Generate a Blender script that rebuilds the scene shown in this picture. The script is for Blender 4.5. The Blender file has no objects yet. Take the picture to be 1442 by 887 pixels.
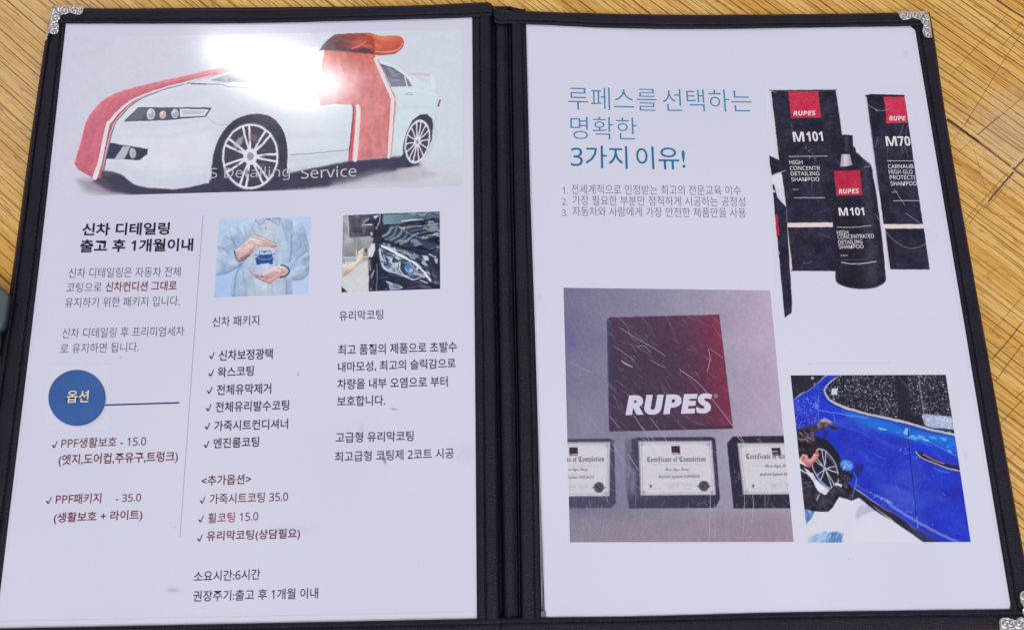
import bpy, math, random
import numpy as np
from mathutils import Vector, Matrix

rng = np.random.default_rng(7)
random.seed(7)
scene = bpy.context.scene
COL = scene.collection

# ---------------------------------------------------------------- camera
FPX, CAMH, PITCH, ROLL = 1507.5, 0.4742, 0.3188, -0.0338
CX, CY = 721.0, 443.5


def rotm(ax, a):
    c, s = math.cos(a), math.sin(a)
    return {'x': np.array([[1, 0, 0], [0, c, -s], [0, s, c]]),
            'y': np.array([[c, 0, s], [0, 1, 0], [-s, 0, c]])}[ax]


RM = rotm('x', PITCH) @ rotm('y', ROLL)
CPOS = np.array([0, 0, CAMH])
cam_d = bpy.data.cameras.new('camera')
cam = bpy.data.objects.new('camera', cam_d)
COL.objects.link(cam)
M = Matrix([[*RM[0], 0], [*RM[1], 0], [*RM[2], CAMH], [0, 0, 0, 1]])
cam.matrix_world = M
cam_d.sensor_fit = 'HORIZONTAL'
cam_d.sensor_width = 36.0
cam_d.lens = 36.0 * FPX / 1442.0
cam_d.clip_start = 0.01
cam_d.clip_end = 50
scene.camera = cam

# ---------------------------------------------------------------- light of the room
scene.view_settings.view_transform = 'Standard'
scene.view_settings.look = 'None'
scene.view_settings.exposure = 0.0
scene.view_settings.gamma = 1.0
wd = bpy.data.worlds.new('World')
scene.world = wd
wd.use_nodes = True
wn = wd.node_tree
bg = wn.nodes['Background']
bg.inputs[0].default_value = (0.93, 0.915, 1.03, 1)
bg.inputs[1].default_value = 0.49


def W(px, py, z=0.0):
    """a point measured on the photograph -> the point of the plane at height z"""
    px = np.asarray(px, float)
    py = np.asarray(py, float)
    d = np.stack([(px - CX) / FPX, -(py - CY) / FPX, -np.ones_like(px)], -1) @ RM.T
    t = (z - CAMH) / d[..., 2]
    return CPOS + d * t[..., None]


def area(name, loc, target, sx, sy, power, color, shape='RECTANGLE', spin=0.0):
    l = bpy.data.lights.new(name, 'AREA')
    l.shape = shape
    l.size, l.size_y = sx, sy
    l.energy = power
    l.color = color
    o = bpy.data.objects.new(name, l)
    COL.objects.link(o)
    d = Vector(target) - Vector(loc)
    o.matrix_world = Matrix.Translation(Vector(loc)) @ d.to_track_quat('-Z', 'Y').to_matrix().to_4x4() @ Matrix.Rotation(spin, 4, 'Z')
    return o


# ceiling lamp whose mirror image is the white glare on the laminated left page
gp = W(392, 99, 0.005)
gv = (gp - CPOS) * np.array([1, 1, -1])
lp = gp + gv * 2.9
area('ceiling_lamp', lp, gp, 0.275, 0.084, 2.2, (1.0, 0.97, 0.98), 'ELLIPSE', math.radians(-32))
# added broad soft fill light, unseen, behind the photographer
area('fill_light', (0.5, -1.3, 1.9), (0, 0.15, 0), 1.2, 1.2, 29, (0.93, 0.93, 1.0))


# ---------------------------------------------------------------- helpers
def lin(c):
    c = np.asarray(c, float) / 255.0
    return np.where(c <= 0.04045, c / 12.92, ((c + 0.055) / 1.055) ** 2.4)


ELIGHT = np.array([0.80, 0.80, 0.88])
GLOSS = np.array([0.016, 0.016, 0.020])


def alb(c):
    """colour seen on the evenly lit page -> base colour of the ink or paper"""
    return np.clip((lin(c) - GLOSS) / ELIGHT, 0.004, 0.92)


PAPER = (207, 207, 227)


def mesh_obj(name, V, F, mat=None, parent=None, smooth=False):
    me = bpy.data.meshes.new(name)
    me.from_pydata([tuple(map(float, v)) for v in V], [], F)
    me.update()
    if smooth:
        me.polygons.foreach_set('use_smooth', [True] * len(me.polygons))
    o = bpy.data.objects.new(name, me)
    COL.objects.link(o)
    if mat:
        me.materials.append(mat)
    if parent:
        o.parent = parent
    return o


def grid_obj(name, P, mat, parent=None, colors=None, smooth=False, mask=None):
    """P: (nv, nu, 3) grid of points -> one mesh; colors (nv, nu, 3) linear"""
    nv, nu = P.shape[:2]
    idx = np.arange(nv * nu).reshape(nv, nu)
    q = np.stack([idx[1:, :-1], idx[1:, 1:], idx[:-1, 1:], idx[:-1, :-1]], -1).reshape(-1, 4)
    if mask is not None:
        m = mask[:-1, :-1] & mask[1:, :-1] & mask[:-1, 1:] & mask[1:, 1:]
        q = q[m.reshape(-1)]
    me = bpy.data.meshes.new(name)
    me.vertices.add(nv * nu)
    me.vertices.foreach_set('co', P.reshape(-1).astype(np.float32))
    me.loops.add(q.size)
    me.loops.foreach_set('vertex_index', q.reshape(-1).astype(np.int32))
    me.polygons.add(len(q))
    me.polygons.foreach_set('loop_start', np.arange(0, q.size, 4, dtype=np.int32))
    me.polygons.foreach_set('loop_total', np.full(len(q), 4, np.int32))
    if smooth:
        me.polygons.foreach_set('use_smooth', np.ones(len(q), bool))
    me.update(calc_edges=True)
    if colors is not None:
        at = me.color_attributes.new('print', 'FLOAT_COLOR', 'POINT')
        c4 = np.concatenate([colors.reshape(-1, 3), np.ones((nv * nu, 1))], 1)
        at.data.foreach_set('color', c4.reshape(-1).astype(np.float32))
    me.materials.append(mat)
    o = bpy.data.objects.new(name, me)
    COL.objects.link(o)
    if parent:
        o.parent = parent
    return o


def empty(name, loc=(0, 0, 0)):
    o = bpy.data.objects.new(name, None)
    o.empty_display_size = 0.02
    COL.objects.link(o)
    o.location = loc
    return o


def tag(o, label=None, cat=None, group=None, kind=None):
    if label: o['label'] = label
    if cat: o['category'] = cat
    if group: o['group'] = group
    if kind: o['kind'] = kind
    return o


def crop(ox, oy, s):
    return lambda *pts: [(ox + x / s, oy + y / s) for x, y in pts]


# ---------------------------------------------------------------- materials
def new_mat(name):
    m = bpy.data.materials.new(name)
    m.use_nodes = True
    nt = m.node_tree
    return m, nt, nt.nodes['Principled BSDF']


def N(nt, typ, **kw):
    n = nt.nodes.new(typ)
    for k, v in kw.items():
        setattr(n, k, v)
    return n


def film_bump(nt):
    """slight waviness of the clear film over the page (same field for paper and inks)"""
    geo = N(nt, 'ShaderNodeNewGeometry')
    n1 = N(nt, 'ShaderNodeTexNoise')
    n1.inputs['Scale'].default_value = 14
    n1.inputs['Detail'].default_value = 1.0
    nt.links.new(geo.outputs['Position'], n1.inputs['Vector'])
    n2 = N(nt, 'ShaderNodeTexNoise')
    n2.inputs['Scale'].default_value = 2600
    n2.inputs['Detail'].default_value = 2
    nt.links.new(geo.outputs['Position'], n2.inputs['Vector'])
    b1 = N(nt, 'ShaderNodeBump')
    b1.inputs['Strength'].default_value = 0.5
    b1.inputs['Distance'].default_value = 0.0005
    nt.links.new(n1.outputs['Fac'], b1.inputs['Height'])
    b2 = N(nt, 'ShaderNodeBump')
    b2.inputs['Strength'].default_value = 0.06
    b2.inputs['Distance'].default_value = 0.0001
    nt.links.new(n2.outputs['Fac'], b2.inputs['Height'])
    nt.links.new(b1.outputs['Normal'], b2.inputs['Normal'])
    return b2.outputs['Normal']


def film_mat(name, color=None):
    m, nt, p = new_mat(name)
    if color is None:
        a = N(nt, 'ShaderNodeVertexColor', layer_name='print')
        # fine print grain
        geo = N(nt, 'ShaderNodeNewGeometry')
        n = N(nt, 'ShaderNodeTexNoise')
        n.inputs['Scale'].default_value = 1500
        n.inputs['Detail'].default_value = 3
        nt.links.new(geo.outputs['Position'], n.inputs['Vector'])
        mr = N(nt, 'ShaderNodeMapRange')
        mr.inputs[1].default_value, mr.inputs[2].default_value = 0.25, 0.75
        mr.inputs[3].default_value, mr.inputs[4].default_value = 0.985, 1.015
        nt.links.new(n.outputs['Fac'], mr.inputs[0])
        mx = N(nt, 'ShaderNodeVectorMath', operation='SCALE')
        nt.links.new(a.outputs['Color'], mx.inputs[0])
        nt.links.new(mr.outputs[0], mx.inputs['Scale'])
        nt.links.new(mx.outputs[0], p.inputs['Base Color'])
    else:
        p.inputs['Base Color'].default_value = (*alb(color), 1)
    p.inputs['Roughness'].default_value = 0.7
    p.inputs['Specular IOR Level'].default_value = 0.0
    p.inputs['Coat Weight'].default_value = 1.0
    p.inputs['Coat Roughness'].default_value = 0.088
    p.inputs['Coat IOR'].default_value = 1.46
    nt.links.new(film_bump(nt), p.inputs['Coat Normal'])
    return m


MAT_PRINT = film_mat('printed_paper_under_film')
_ink = {}


def ink(c):
    if c not in _ink:
        _ink[c] = film_mat('ink_%d' % len(_ink), c)
    return _ink[c]


def leather_mat(name, base=(0.0076, 0.0055, 0.0125), rough=0.42, strength=0.9):
    m, nt, p = new_mat(name)
    tc = N(nt, 'ShaderNodeNewGeometry')
    v = N(nt, 'ShaderNodeTexVoronoi')
    v.inputs['Scale'].default_value = 1500
    nt.links.new(tc.outputs['Position'], v.inputs['Vector'])
    n = N(nt, 'ShaderNodeTexNoise')
    n.inputs['Scale'].default_value = 420
    n.inputs['Detail'].default_value = 5
    nt.links.new(tc.outputs['Position'], n.inputs['Vector'])
    ad = N(nt, 'ShaderNodeMath', operation='ADD')
    nt.links.new(v.outputs['Distance'], ad.inputs[0])
    nt.links.new(n.outputs['Fac'], ad.inputs[1])
    b = N(nt, 'ShaderNodeBump')
    b.inputs['Strength'].default_value = strength
    b.inputs['Distance'].default_value = 0.0003
    nt.links.new(ad.outputs[0], b.inputs['Height'])
    nt.links.new(b.outputs['Normal'], p.inputs['Normal'])
    # worn, slightly paler patches
    n2 = N(nt, 'ShaderNodeTexNoise')
    n2.inputs['Scale'].default_value = 60
    n2.inputs['Detail'].default_value = 6
    nt.links.new(tc.outputs['Position'], n2.inputs['Vector'])
    cr = N(nt, 'ShaderNodeValToRGB')
    cr.color_ramp.elements[0].position = 0.35
    cr.color_ramp.elements[0].color = (*base, 1)
    cr.color_ramp.elements[1].position = 0.75
    cr.color_ramp.elements[1].color = (base[0] * 1.9, base[1] * 1.8, base[2] * 1.9, 1)
    nt.links.new(n2.outputs['Fac'], cr.inputs[0])
    nt.links.new(cr.outputs[0], p.inputs['Base Color'])
    p.inputs['Roughness'].default_value = rough
    p.inputs['Specular IOR Level'].default_value = 0.26
    return m


MAT_LEATHER = leather_mat('black_leatherette')
MAT_SPINE = leather_mat('black_spine_cloth', (0.0105, 0.0075, 0.0150), 0.42, 1.0)


def plain(name, c, rough=0.5, metal=0.0, spec=0.5):
    m, nt, p = new_mat(name)
    p.inputs['Base Color'].default_value = (*c, 1)
    p.inputs['Roughness'].default_value = rough
    p.inputs['Metallic'].default_value = metal
    p.inputs['Specular IOR Level'].default_value = spec
    return m


MAT_THREAD = plain('black_thread', (0.02, 0.018, 0.026), 0.5)


def silver_mat():
    m, nt, p = new_mat('embossed_nickel')
    a = N(nt, 'ShaderNodeVertexColor', layer_name='print')
    nt.links.new(a.outputs['Color'], p.inputs['Base Color'])
    p.inputs['Metallic'].default_value = 1.0
    p.inputs['Roughness'].default_value = 0.3
    return m


MAT_SILVER = silver_mat()


def wood_mat():
    m, nt, p = new_mat('varnished_wood')
    L = nt.links.new
    g0 = W(1309.6, 20)
    g1 = W(1442, 112.7)
    ang = math.atan2(g1[1] - g0[1], g1[0] - g0[0])
    geo = N(nt, 'ShaderNodeNewGeometry')

    def stretched(sx, sy, detail, dist=0.0, off=0.0, rough=0.5):
        r = N(nt, 'ShaderNodeVectorRotate', rotation_type='Z_AXIS')
        r.inputs['Angle'].default_value = -ang
        L(geo.outputs['Position'], r.inputs['Vector'])
        mp = N(nt, 'ShaderNodeMapping')
        mp.inputs['Scale'].default_value = (sx, sy, 1)
        mp.inputs['Location'].default_value = (off, off * 1.7, off)
        L(r.outputs[0], mp.inputs['Vector'])
        n = N(nt, 'ShaderNodeTexNoise')
        n.inputs['Scale'].default_value = 1
        n.inputs['Detail'].default_value = detail
        n.inputs['Roughness'].default_value = rough
        n.inputs['Distortion'].default_value = dist
        L(mp.outputs[0], n.inputs['Vector'])
        return n.outputs['Fac']

    def math_(op, a, b=None, c=None):
        n = N(nt, 'ShaderNodeMath', operation=op)
        for i, v in enumerate((a, b, c)):
            if v is None: continue
            if isinstance(v, (int, float)): n.inputs[i].default_value = v
            else: L(v, n.inputs[i])
        return n.outputs[0]

    def rng_(v, a, b, c=0.0, d=1.0):
        n = N(nt, 'ShaderNodeMapRange')
        n.interpolation_type = 'SMOOTHSTEP'
        L(v, n.inputs[0])
        for i, x in enumerate((a, b, c, d)): n.inputs[i + 1].default_value = x
        return n.outputs[0]

    def mixc(f, a, b):
        n = N(nt, 'ShaderNodeMix', data_type='RGBA')
        if isinstance(f, float): n.inputs[0].default_value = f
        else: L(f, n.inputs[0])
        for k, v in ((6, a), (7, b)):
            if isinstance(v, tuple): n.inputs[k].default_value = (*v, 1)
            else: L(v, n.inputs[k])
        return n.outputs[2]

    broad = stretched(6, 70, 4, 0.3)
    fine = stretched(18, 420, 5, 0.0, 3.0, 0.65)
    col = mixc(rng_(broad, 0.3, 0.7), (0.78, 0.40, 0.066), (0.95, 0.585, 0.165))
    col = mixc(math_('MULTIPLY', rng_(fine, 0.45, 0.73), 0.48), col, (0.46, 0.21, 0.04))
    # long dark grain lines: iso-lines of a stretched field, broken by another
    rot = N(nt, 'ShaderNodeVectorRotate', rotation_type='Z_AXIS')
    rot.inputs['Angle'].default_value = -ang
    L(geo.outputs['Position'], rot.inputs['Vector'])
    sep = N(nt, 'ShaderNodeSeparateXYZ')
    L(rot.outputs[0], sep.inputs[0])

    def grain_lines(freq, half, wander, off, b0, b1, sx):
        """long thin lines, one per strip of the grain, each with its own place, weight and breaks"""
        wob = math_('MULTIPLY', math_('SUBTRACT', stretched(5, 45, 2, 0, off), 0.5), wander)
        v = math_('ADD', math_('MULTIPLY', sep.outputs['Y'], freq), math_('ADD', wob, off))
        cell = math_('FLOOR', v)
        wn_ = N(nt, 'ShaderNodeTexWhiteNoise', noise_dimensions='1D')
        L(cell, wn_.inputs['W'])
        wcol = N(nt, 'ShaderNodeSeparateXYZ')
        L(wn_.outputs['Color'], wcol.inputs[0])
        pos = math_('MULTIPLY_ADD', wcol.outputs['X'], 0.6, 0.2)
        d = math_('ABSOLUTE', math_('SUBTRACT', math_('FRACT', v), pos))
        cmb = N(nt, 'ShaderNodeCombineXYZ')
        L(math_('MULTIPLY', sep.outputs['X'], sx), cmb.inputs['X'])
        L(math_('MULTIPLY', cell, 3.71), cmb.inputs['Y'])
        bn = N(nt, 'ShaderNodeTexNoise')
        bn.inputs['Scale'].default_value = 1
        bn.inputs['Detail'].default_value = 3
        L(cmb.outputs[0], bn.inputs['Vector'])
        hw = math_('MULTIPLY', math_('MULTIPLY_ADD', wcol.outputs['Y'], 0.9, 0.45), half * freq)
        hw = math_('MULTIPLY', hw, math_('MULTIPLY_ADD', bn.outputs['Fac'], 1.2, 0.4))
        line = math_('SUBTRACT', 1.0, math_('DIVIDE', d, hw))
        line = rng_(line, 0.0, 0.75)
        return math_('MULTIPLY', math_('MULTIPLY', line, rng_(bn.outputs['Fac'], b0, b1)), math_('MULTIPLY_ADD', wcol.outputs['Z'], 0.35, 0.65))
    l1 = grain_lines(215, 0.00048, 2.2, 7.0, 0.28, 0.42, 9)
    l2 = grain_lines(330, 0.00034, 2.6, 19.0, 0.40, 0.54, 30)
    l3 = grain_lines(560, 0.00028, 3.0, 41.0, 0.46, 0.58, 90)
    lines = math_('MAXIMUM', math_('MAXIMUM', l1, math_('MULTIPLY', l2, 0.85)), math_('MULTIPLY', l3, 0.55))
    pores = rng_(stretched(110, 1100, 2, 0, 31.0), 0.62, 0.70)
    col = mixc(math_('MULTIPLY', lines, 0.93), col, (0.105, 0.036, 0.010))
    col = mixc(math_('MULTIPLY', pores, 0.7), col, (0.16, 0.065, 0.025))
    # varnish worn off to paler wood near the right-hand joint; lamp sheen painted in at the upper left
    def blob(px, py, r0, r1):
        c = W(px, py)
        vm = N(nt, 'ShaderNodeVectorMath', operation='DISTANCE')
        L(geo.outputs['Position'], vm.inputs[0])
        vm.inputs[1].default_value = tuple(c)
        nn = N(nt, 'ShaderNodeTexNoise')
        nn.inputs['Scale'].default_value = 130
        nn.inputs['Detail'].default_value = 7
        nn.inputs['Roughness'].default_value = 0.7
        L(geo.outputs['Position'], nn.inputs['Vector'])
        d = math_('ADD', vm.outputs['Value'], math_('MULTIPLY', math_('SUBTRACT', nn.outputs['Fac'], 0.5), 0.075))
        return rng_(d, r0, r1, 1.0, 0.0)
    worn_and_sheen = math_('MAXIMUM', math_('MULTIPLY', blob(1432, 190, 0.004, 0.040), 0.5), math_('MULTIPLY', blob(20, 90, 0.02, 0.11), 0.36))
    keep = math_('SUBTRACT', 1.0, math_('MULTIPLY', lines, 0.75))
    col = mixc(math_('MULTIPLY', worn_and_sheen, keep), col, (0.70, 0.52, 0.33))
    L(col, p.inputs['Base Color'])
    p.inputs['Specular IOR Level'].default_value = 0.28
    L(rng_(fine, 0.3, 0.7, 0.36, 0.55), p.inputs['Roughness'])
    h = math_('ADD', math_('MULTIPLY', lines, -1.0), math_('ADD', math_('MULTIPLY', pores, -0.4), math_('MULTIPLY', fine, 0.25)))
    bp = N(nt, 'ShaderNodeBump')
    bp.inputs['Strength'].default_value = 0.5
    bp.inputs['Distance'].default_value = 0.0003
    L(h, bp.inputs['Height'])
    L(bp.outputs['Normal'], p.inputs['Normal'])
    return m


# ---------------------------------------------------------------- the table
def box_mesh(x0, x1, y0, y1, z0, z1, b=0.0):
    V, F = [], []
    pts = [(x0, y0), (x1, y0), (x1, y1), (x0, y1)]
    for z in (z0, z1):
        V += [(x, y, z) for x, y in pts]
    F = [(3, 2, 1, 0), (4, 5, 6, 7)] + [(i, (i + 1) % 4, 4 + (i + 1) % 4, 4 + i) for i in range(4)]
    return V, F


table = mesh_obj('table_top', *box_mesh(-0.75, 0.75, -0.30, 0.75, -0.03, 0.0), wood_mat())
tag(table, 'yellow brown wooden table top with dark grain lines under the folder', 'table', kind='structure')


def ribbons(name, lines, z, mat, parent, N_=None):
    """thin flat strokes (polyline px, width px) as one mesh of quads"""
    V, F = [], []
    for pts, w in lines:
        P = W([p[0] for p in pts], [p[1] for p in pts], z)
        k = len(P)
        T = np.gradient(P, axis=0)
        T /= np.linalg.norm(T, axis=1)[:, None] + 1e-12
        n = np.stack([-T[:, 1], T[:, 0], np.zeros(k)], 1)
        sc = 0.000315
        ww = np.full(k, w * sc / 2 * (0.62 if 'film' in name else 1.0))
        ww[0] *= 0.25
        ww[-1] *= 0.25
        b0 = len(V)
        V += list(P + n * ww[:, None]) + list(P - n * ww[:, None])
        F += [(b0 + i, b0 + k + i, b0 + k + i + 1, b0 + i + 1) for i in range(k - 1)]
    return mesh_obj(name, V, F, mat, parent)


def smooth_line(pts, n=12, jitter=0.0):
    P = np.array(pts, float)
    if len(P) == 2:
        t = np.linspace(0, 1, n)[:, None]
        Q = P[0] + (P[1] - P[0]) * t
    else:
        Q = []
        E = np.vstack([2 * P[0] - P[1], P, 2 * P[-1] - P[-2]])
        for i in range(len(P) - 1):
            p0, p1, p2, p3 = E[i:i + 4]
            for t in np.linspace(0, 1, n, endpoint=False):
                Q.append(0.5 * (2 * p1 + (p2 - p0) * t + (2 * p0 - 5 * p1 + 4 * p2 - p3) * t * t + (3 * p1 - p0 - 3 * p2 + p3) * t ** 3))
        Q.append(P[-1])
        Q = np.array(Q)
    if jitter:
        Q = Q + rng.normal(0, jitter, Q.shape)
    return [tuple(q) for q in Q]


R1 = crop(1242, 0, 4.435)
R2 = crop(1330, 160, 5.545)
R3 = crop(1330, 320, 3.696)
cr = []
for pts, w in ((R1((790, 85), (600, 285), (430, 470)), 0.9), (R1((880, 130), (745, 300)), 1.1), (R1((880, 200), (760, 380), (640, 580), (510, 790)), 1.0),
               (R1((887, 600), (740, 725), (590, 850)), 1.3), (R2((430, 10), (260, 170)), 1.0), (R2((225, 205), (75, 330)), 0.8), (R2((210, 20), (60, 220)), 0.7),
               (R2((190, 870), (260, 770), (350, 690)), 1.0), (R3((405, 610), (330, 710), (262, 805)), 1.8), (R3((275, 210), (200, 260)), 0.8), (R3((414, 850), (370, 887)), 1.5),
               (R2((210, 215), (260, 380), (300, 520), (330, 640)), 0.5), (R2((230, 745), (360, 775), (500, 805), (621, 830)), 0.6), (R2((290, 700), (345, 640), (420, 590)), 0.6),
               (R2((500, 460), (440, 520), (330, 640), (200, 790), (130, 887)), 1.2), (R2((550, 480), (480, 560), (380, 680), (300, 750)), 1.1), (R3((410, 490), (340, 580), (245, 690)), 1.6),
               (R3((400, 500), (330, 590), (250, 680)), 0.8), (R3((230, 625), (414, 620)), 0.5), ([(1395, 470), (1442, 415)], 0.8), ([(1405, 600), (1442, 560)], 1.2), ([(1415, 655), (1442, 622)], 1.0),
               ([(1408, 640), (1442, 668)], 0.7), ([(1420, 700), (1442, 712)], 1.2)):
    cr.append((smooth_line(pts, 14, 0.16), w * random.uniform(.6, .85)))
MAT_CRACK = plain('dirt_in_scratch', (0.24, 0.12, 0.045), 0.8, 0, 0.2)
ribbons('table_scratches', cr, 0.00006, MAT_CRACK, table)
table.children[0]['kind'] = 'stuff'
js = []
for pts, w in ((R1((700, -10), (800, 60), (900, 118)), 3.2), (R1((405, 745), (500, 815), (610, 887)), 2.6), (R2((20, 40), (120, 110), (220, 190), (320, 262), (440, 355), (545, 437)), 2.9),
               (R2((545, 437), (640, 510)), 3.0), (R2((540, 455), (450, 560), (340, 690)), 3.0), (R2((540, 440), (600, 380), (660, 310)), 2.5)):
    js.append((smooth_line(pts, 16, 0.22), w))
jo = ribbons('plank_joint', js, 0.00009, plain('dirt_in_joint', (0.19, 0.105, 0.055), 0.85, 0, 0.2), table)
jl = []
for pts, w in ((R2((60, 40), (230, 165), (430, 320)), 1.3), (R2((500, 440), (560, 380), (640, 290)), 3.0), (R2((560, 465), (470, 580)), 1.2)):
    jl.append((smooth_line(pts, 16, 0.5), w))
ribbons('worn_joint_edge', jl, 0.00012, plain('bare_wood', (0.80, 0.56, 0.33), 0.8, 0, 0.2), table)

# ---------------------------------------------------------------- the folder
ZP = 0.0050          # the plane of the printed sheets
folder = empty('menu_folder', tuple(W(721, 450, 0)))
tag(folder, 'open black leatherette menu folder with silver metal corners lying on the wooden table', 'menu folder')
FI = Matrix.Translation(-Vector(folder.location))


def keep(o, parent):
    """parent without moving (vertices are in world coordinates)"""
    o.parent = parent
    p = parent
    off = Vector((0, 0, 0))
    while p is not None:
        off += p.location
        p = p.parent
    o.location = -off
    return o


def resample(pts, n):
    P = np.array(smooth_line(pts, 16)) if len(pts) > 2 else np.array(pts, float)
    d = np.concatenate([[0], np.cumsum(np.linalg.norm(np.diff(P, axis=0), axis=1))])
    t = np.linspace(0, d[-1], n)
    return np.stack([np.interp(t, d, P[:, 0]), np.interp(t, d, P[:, 1])], 1)


def loft(name, outer, inner, profile, mat, n=160, zadd=0.0, caps=True, zend=None, wob=0.0):
    """strip between two edges measured on the photo; profile: list of (t, z)"""
    A, B = resample(outer, n), resample(inner, n)
    rows = []
    s = np.linspace(0, 1, n)
    for t, z in profile:
        P = A + (B - A) * t
        zz = z + zadd
        w = W(P[:, 0], P[:, 1], zz)
        if wob:
            w[:, 2] += wob * (np.sin(s * 37 + t * 3) + np.sin(s * 91 + 1.3 + t)) * 0.5 * (1 if z > 0.002 else 0)
        rows.append(w)
    G = np.stack(rows, 1)                       # (n, k, 3)
    V = list(G.reshape(-1, 3))
    k = len(profile)
    F = [(i * k + j, (i + 1) * k + j, (i + 1) * k + j + 1, i * k + j + 1) for i in range(n - 1) for j in range(k - 1)]
    if caps:
        F += [tuple(range(k)), tuple((n - 1) * k + j for j in reversed(range(k)))]
    o = mesh_obj(name, V, F, mat, None, True)
    return keep(o, folder)


def fine_profile(p, sub=3):
    P = np.array(p)
    out = []
    for i in range(len(P) - 1):
        for t in np.linspace(0, 1, sub, endpoint=False):
            out.append(tuple(P[i] + (P[i + 1] - P[i]) * t))
    out.append(tuple(P[-1]))
    return out


# outer edge -> page edge
PROF = fine_profile([(0.0, 0.0002), (0.0, 0.0030), (0.02, 0.0046), (0.06, 0.0056), (0.14, 0.0060), (0.40, 0.0061), (0.66, 0.0060), (0.695, 0.0057), (0.715, 0.0053), (0.735, 0.0057),
                     (0.77, 0.0060), (0.90, 0.0058), (0.96, 0.0055), (1.0, 0.00505)], 2)
PROF_L = fine_profile([(0.0, 0.0002), (0.0, 0.0026), (0.03, 0.0044), (0.09, 0.0054), (0.17, 0.0057), (0.21, 0.0054), (0.235, 0.0047), (0.26, 0.0054), (0.30, 0.0060), (0.55, 0.0061), (0.73, 0.0060),
                       (0.755, 0.0056), (0.77, 0.0052), (0.785, 0.0056), (0.82, 0.0060), (0.92, 0.0058), (0.97, 0.0055), (1.0, 0.00505)], 2)
PROF_I = fine_profile([(0.0, 0.0004), (0.0, 0.0022), (0.04, 0.0044), (0.10, 0.0055), (0.18, 0.0060), (0.40, 0.0061), (0.585, 0.0060), (0.605, 0.0056), (0.62, 0.0052), (0.64, 0.0056), (0.67, 0.0060),
                       (0.90, 0.0058), (0.96, 0.0055), (1.0, 0.00505)], 2)

LP_R = [(664.9, 20), (665.1, 33), (667.3, 300), (669.8, 600), (671.6, 869.5), (671.9, 905)]     # left page, spine side
LP_L = [(94.2, 22), (93, 32.8), (54.5, 380), (6.6, 780), (-5.5, 884.6), (-8, 908)]
RP_L = [(740.5, 22), (740.8, 35), (747.6, 300), (756, 600), (761.3, 868.5), (762, 900)]
RP_R = [(1286.5, 22), (1288.7, 43), (1314.9, 200), (1368.6, 520), (1424.5, 857), (1430, 890)]
L_TOP_IN = [(72, 31.9), (93, 33.2), (120, 33.8), (340, 33.2), (500, 29.8), (655, 25.4), (692.6, 23.5)]
L_TOP_OUT = [(75, 9.5), (90, 10.8), (120, 11.8), (340, 12.8), (480, 10.3), (600, 7.4), (672, 3.9), (690, 4.2), (693.2, 9)]
L_BOT_IN = [(-50, 885.4), (0, 884.3), (330, 877.6), (671.6, 870.6), (704.6, 870.0)]
L_BOT_OUT = [(-70, 914), (0, 911.5), (330, 906), (672, 899), (705.5, 897)]
L_OUT = [(74, 9.8), (63.8, 57), (42.4, 200), (18, 380), (5.4, 465), (-20, 642), (-57, 900), (-58.5, 913)]
R_TOP_OUT = [(695, 10), (700, 13), (706, 15.2), (714.5, 14.9), (770, 17), (813, 18.4), (935, 20.9), (1058, 20.9), (1181, 19.6), (1263, 18.2), (1309, 17.6)]
R_TOP_IN = [(695.5, 33), (705, 35), (714.5, 34.3), (741, 34.7), (798, 37.2), (854, 39.7), (935.5, 41.3), (1017, 41.3), (1099, 40), (1279, 37.4), (1309, 37)]
R_OUT = [(1309, 17.8), (1316, 55), (1338, 200), (1395, 520), (1442, 780), (1462, 888)]
R_BOT_IN = [(704.8, 869.8), (761.3, 868.6), (900, 867.0), (1120, 861.3), (1424.5, 857), (1462, 856.3)]
R_BOT_OUT = [(705.6, 897), (762, 895.5), (1120, 889.5), (1424, 886.8), (1462, 886.4)]

GA = [(693, 8), (693, 35), (695.5, 300), (701, 600), (704.6, 868), (705.4, 897)]       # end of the left cover
GB = [(696.4, 12), (697.4, 35), (699.5, 300), (704.6, 600), (709.4, 868), (710, 897)]
GC = [(711.5, 14), (712.2, 35), (716.3, 300), (723.6, 600), (726.8, 868), (727.3, 897)]
GD = [(718.7, 14), (719.6, 35), (723.8, 300), (730.3, 600), (733.8, 868), (734.4, 897)]  # start of the right cover

# boards under everything
def board(name, outline, z0, z1, mat):
    n = len(outline)
    a = W([p[0] for p in outline], [p[1] for p in outline], z0)
    b = W([p[0] for p in outline], [p[1] for p in outline], z1)
    V = list(a) + list(b)
    F = [tuple(range(n - 1, -1, -1)), tuple(range(n, 2 * n))] + [(i, (i + 1) % n, n + (i + 1) % n, n + i) for i in range(n)]
    # orient by signed area
    o = mesh_obj(name, V, F, mat)
    o.data.update()
    return keep(o, folder)


def inset(pts, c, k):
    return [(x + (c[0] - x) * k, y + (c[1] - y) * k) for x, y in pts]


lo = [(74, 10.5), (690, 5.5), (693, 10), (701, 600), (705, 896), (-57, 912)]
ro = [(720, 17), (935, 22), (1308, 19), (1394, 520), (1461, 886), (735, 895)]
board('cover_board', inset(lo, (340, 450), 0.006), 0.0004, 0.0043, MAT_LEATHER)
board('cover_board', inset(ro, (1080, 450), 0.006), 0.0004, 0.0043, MAT_LEATHER)

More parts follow.
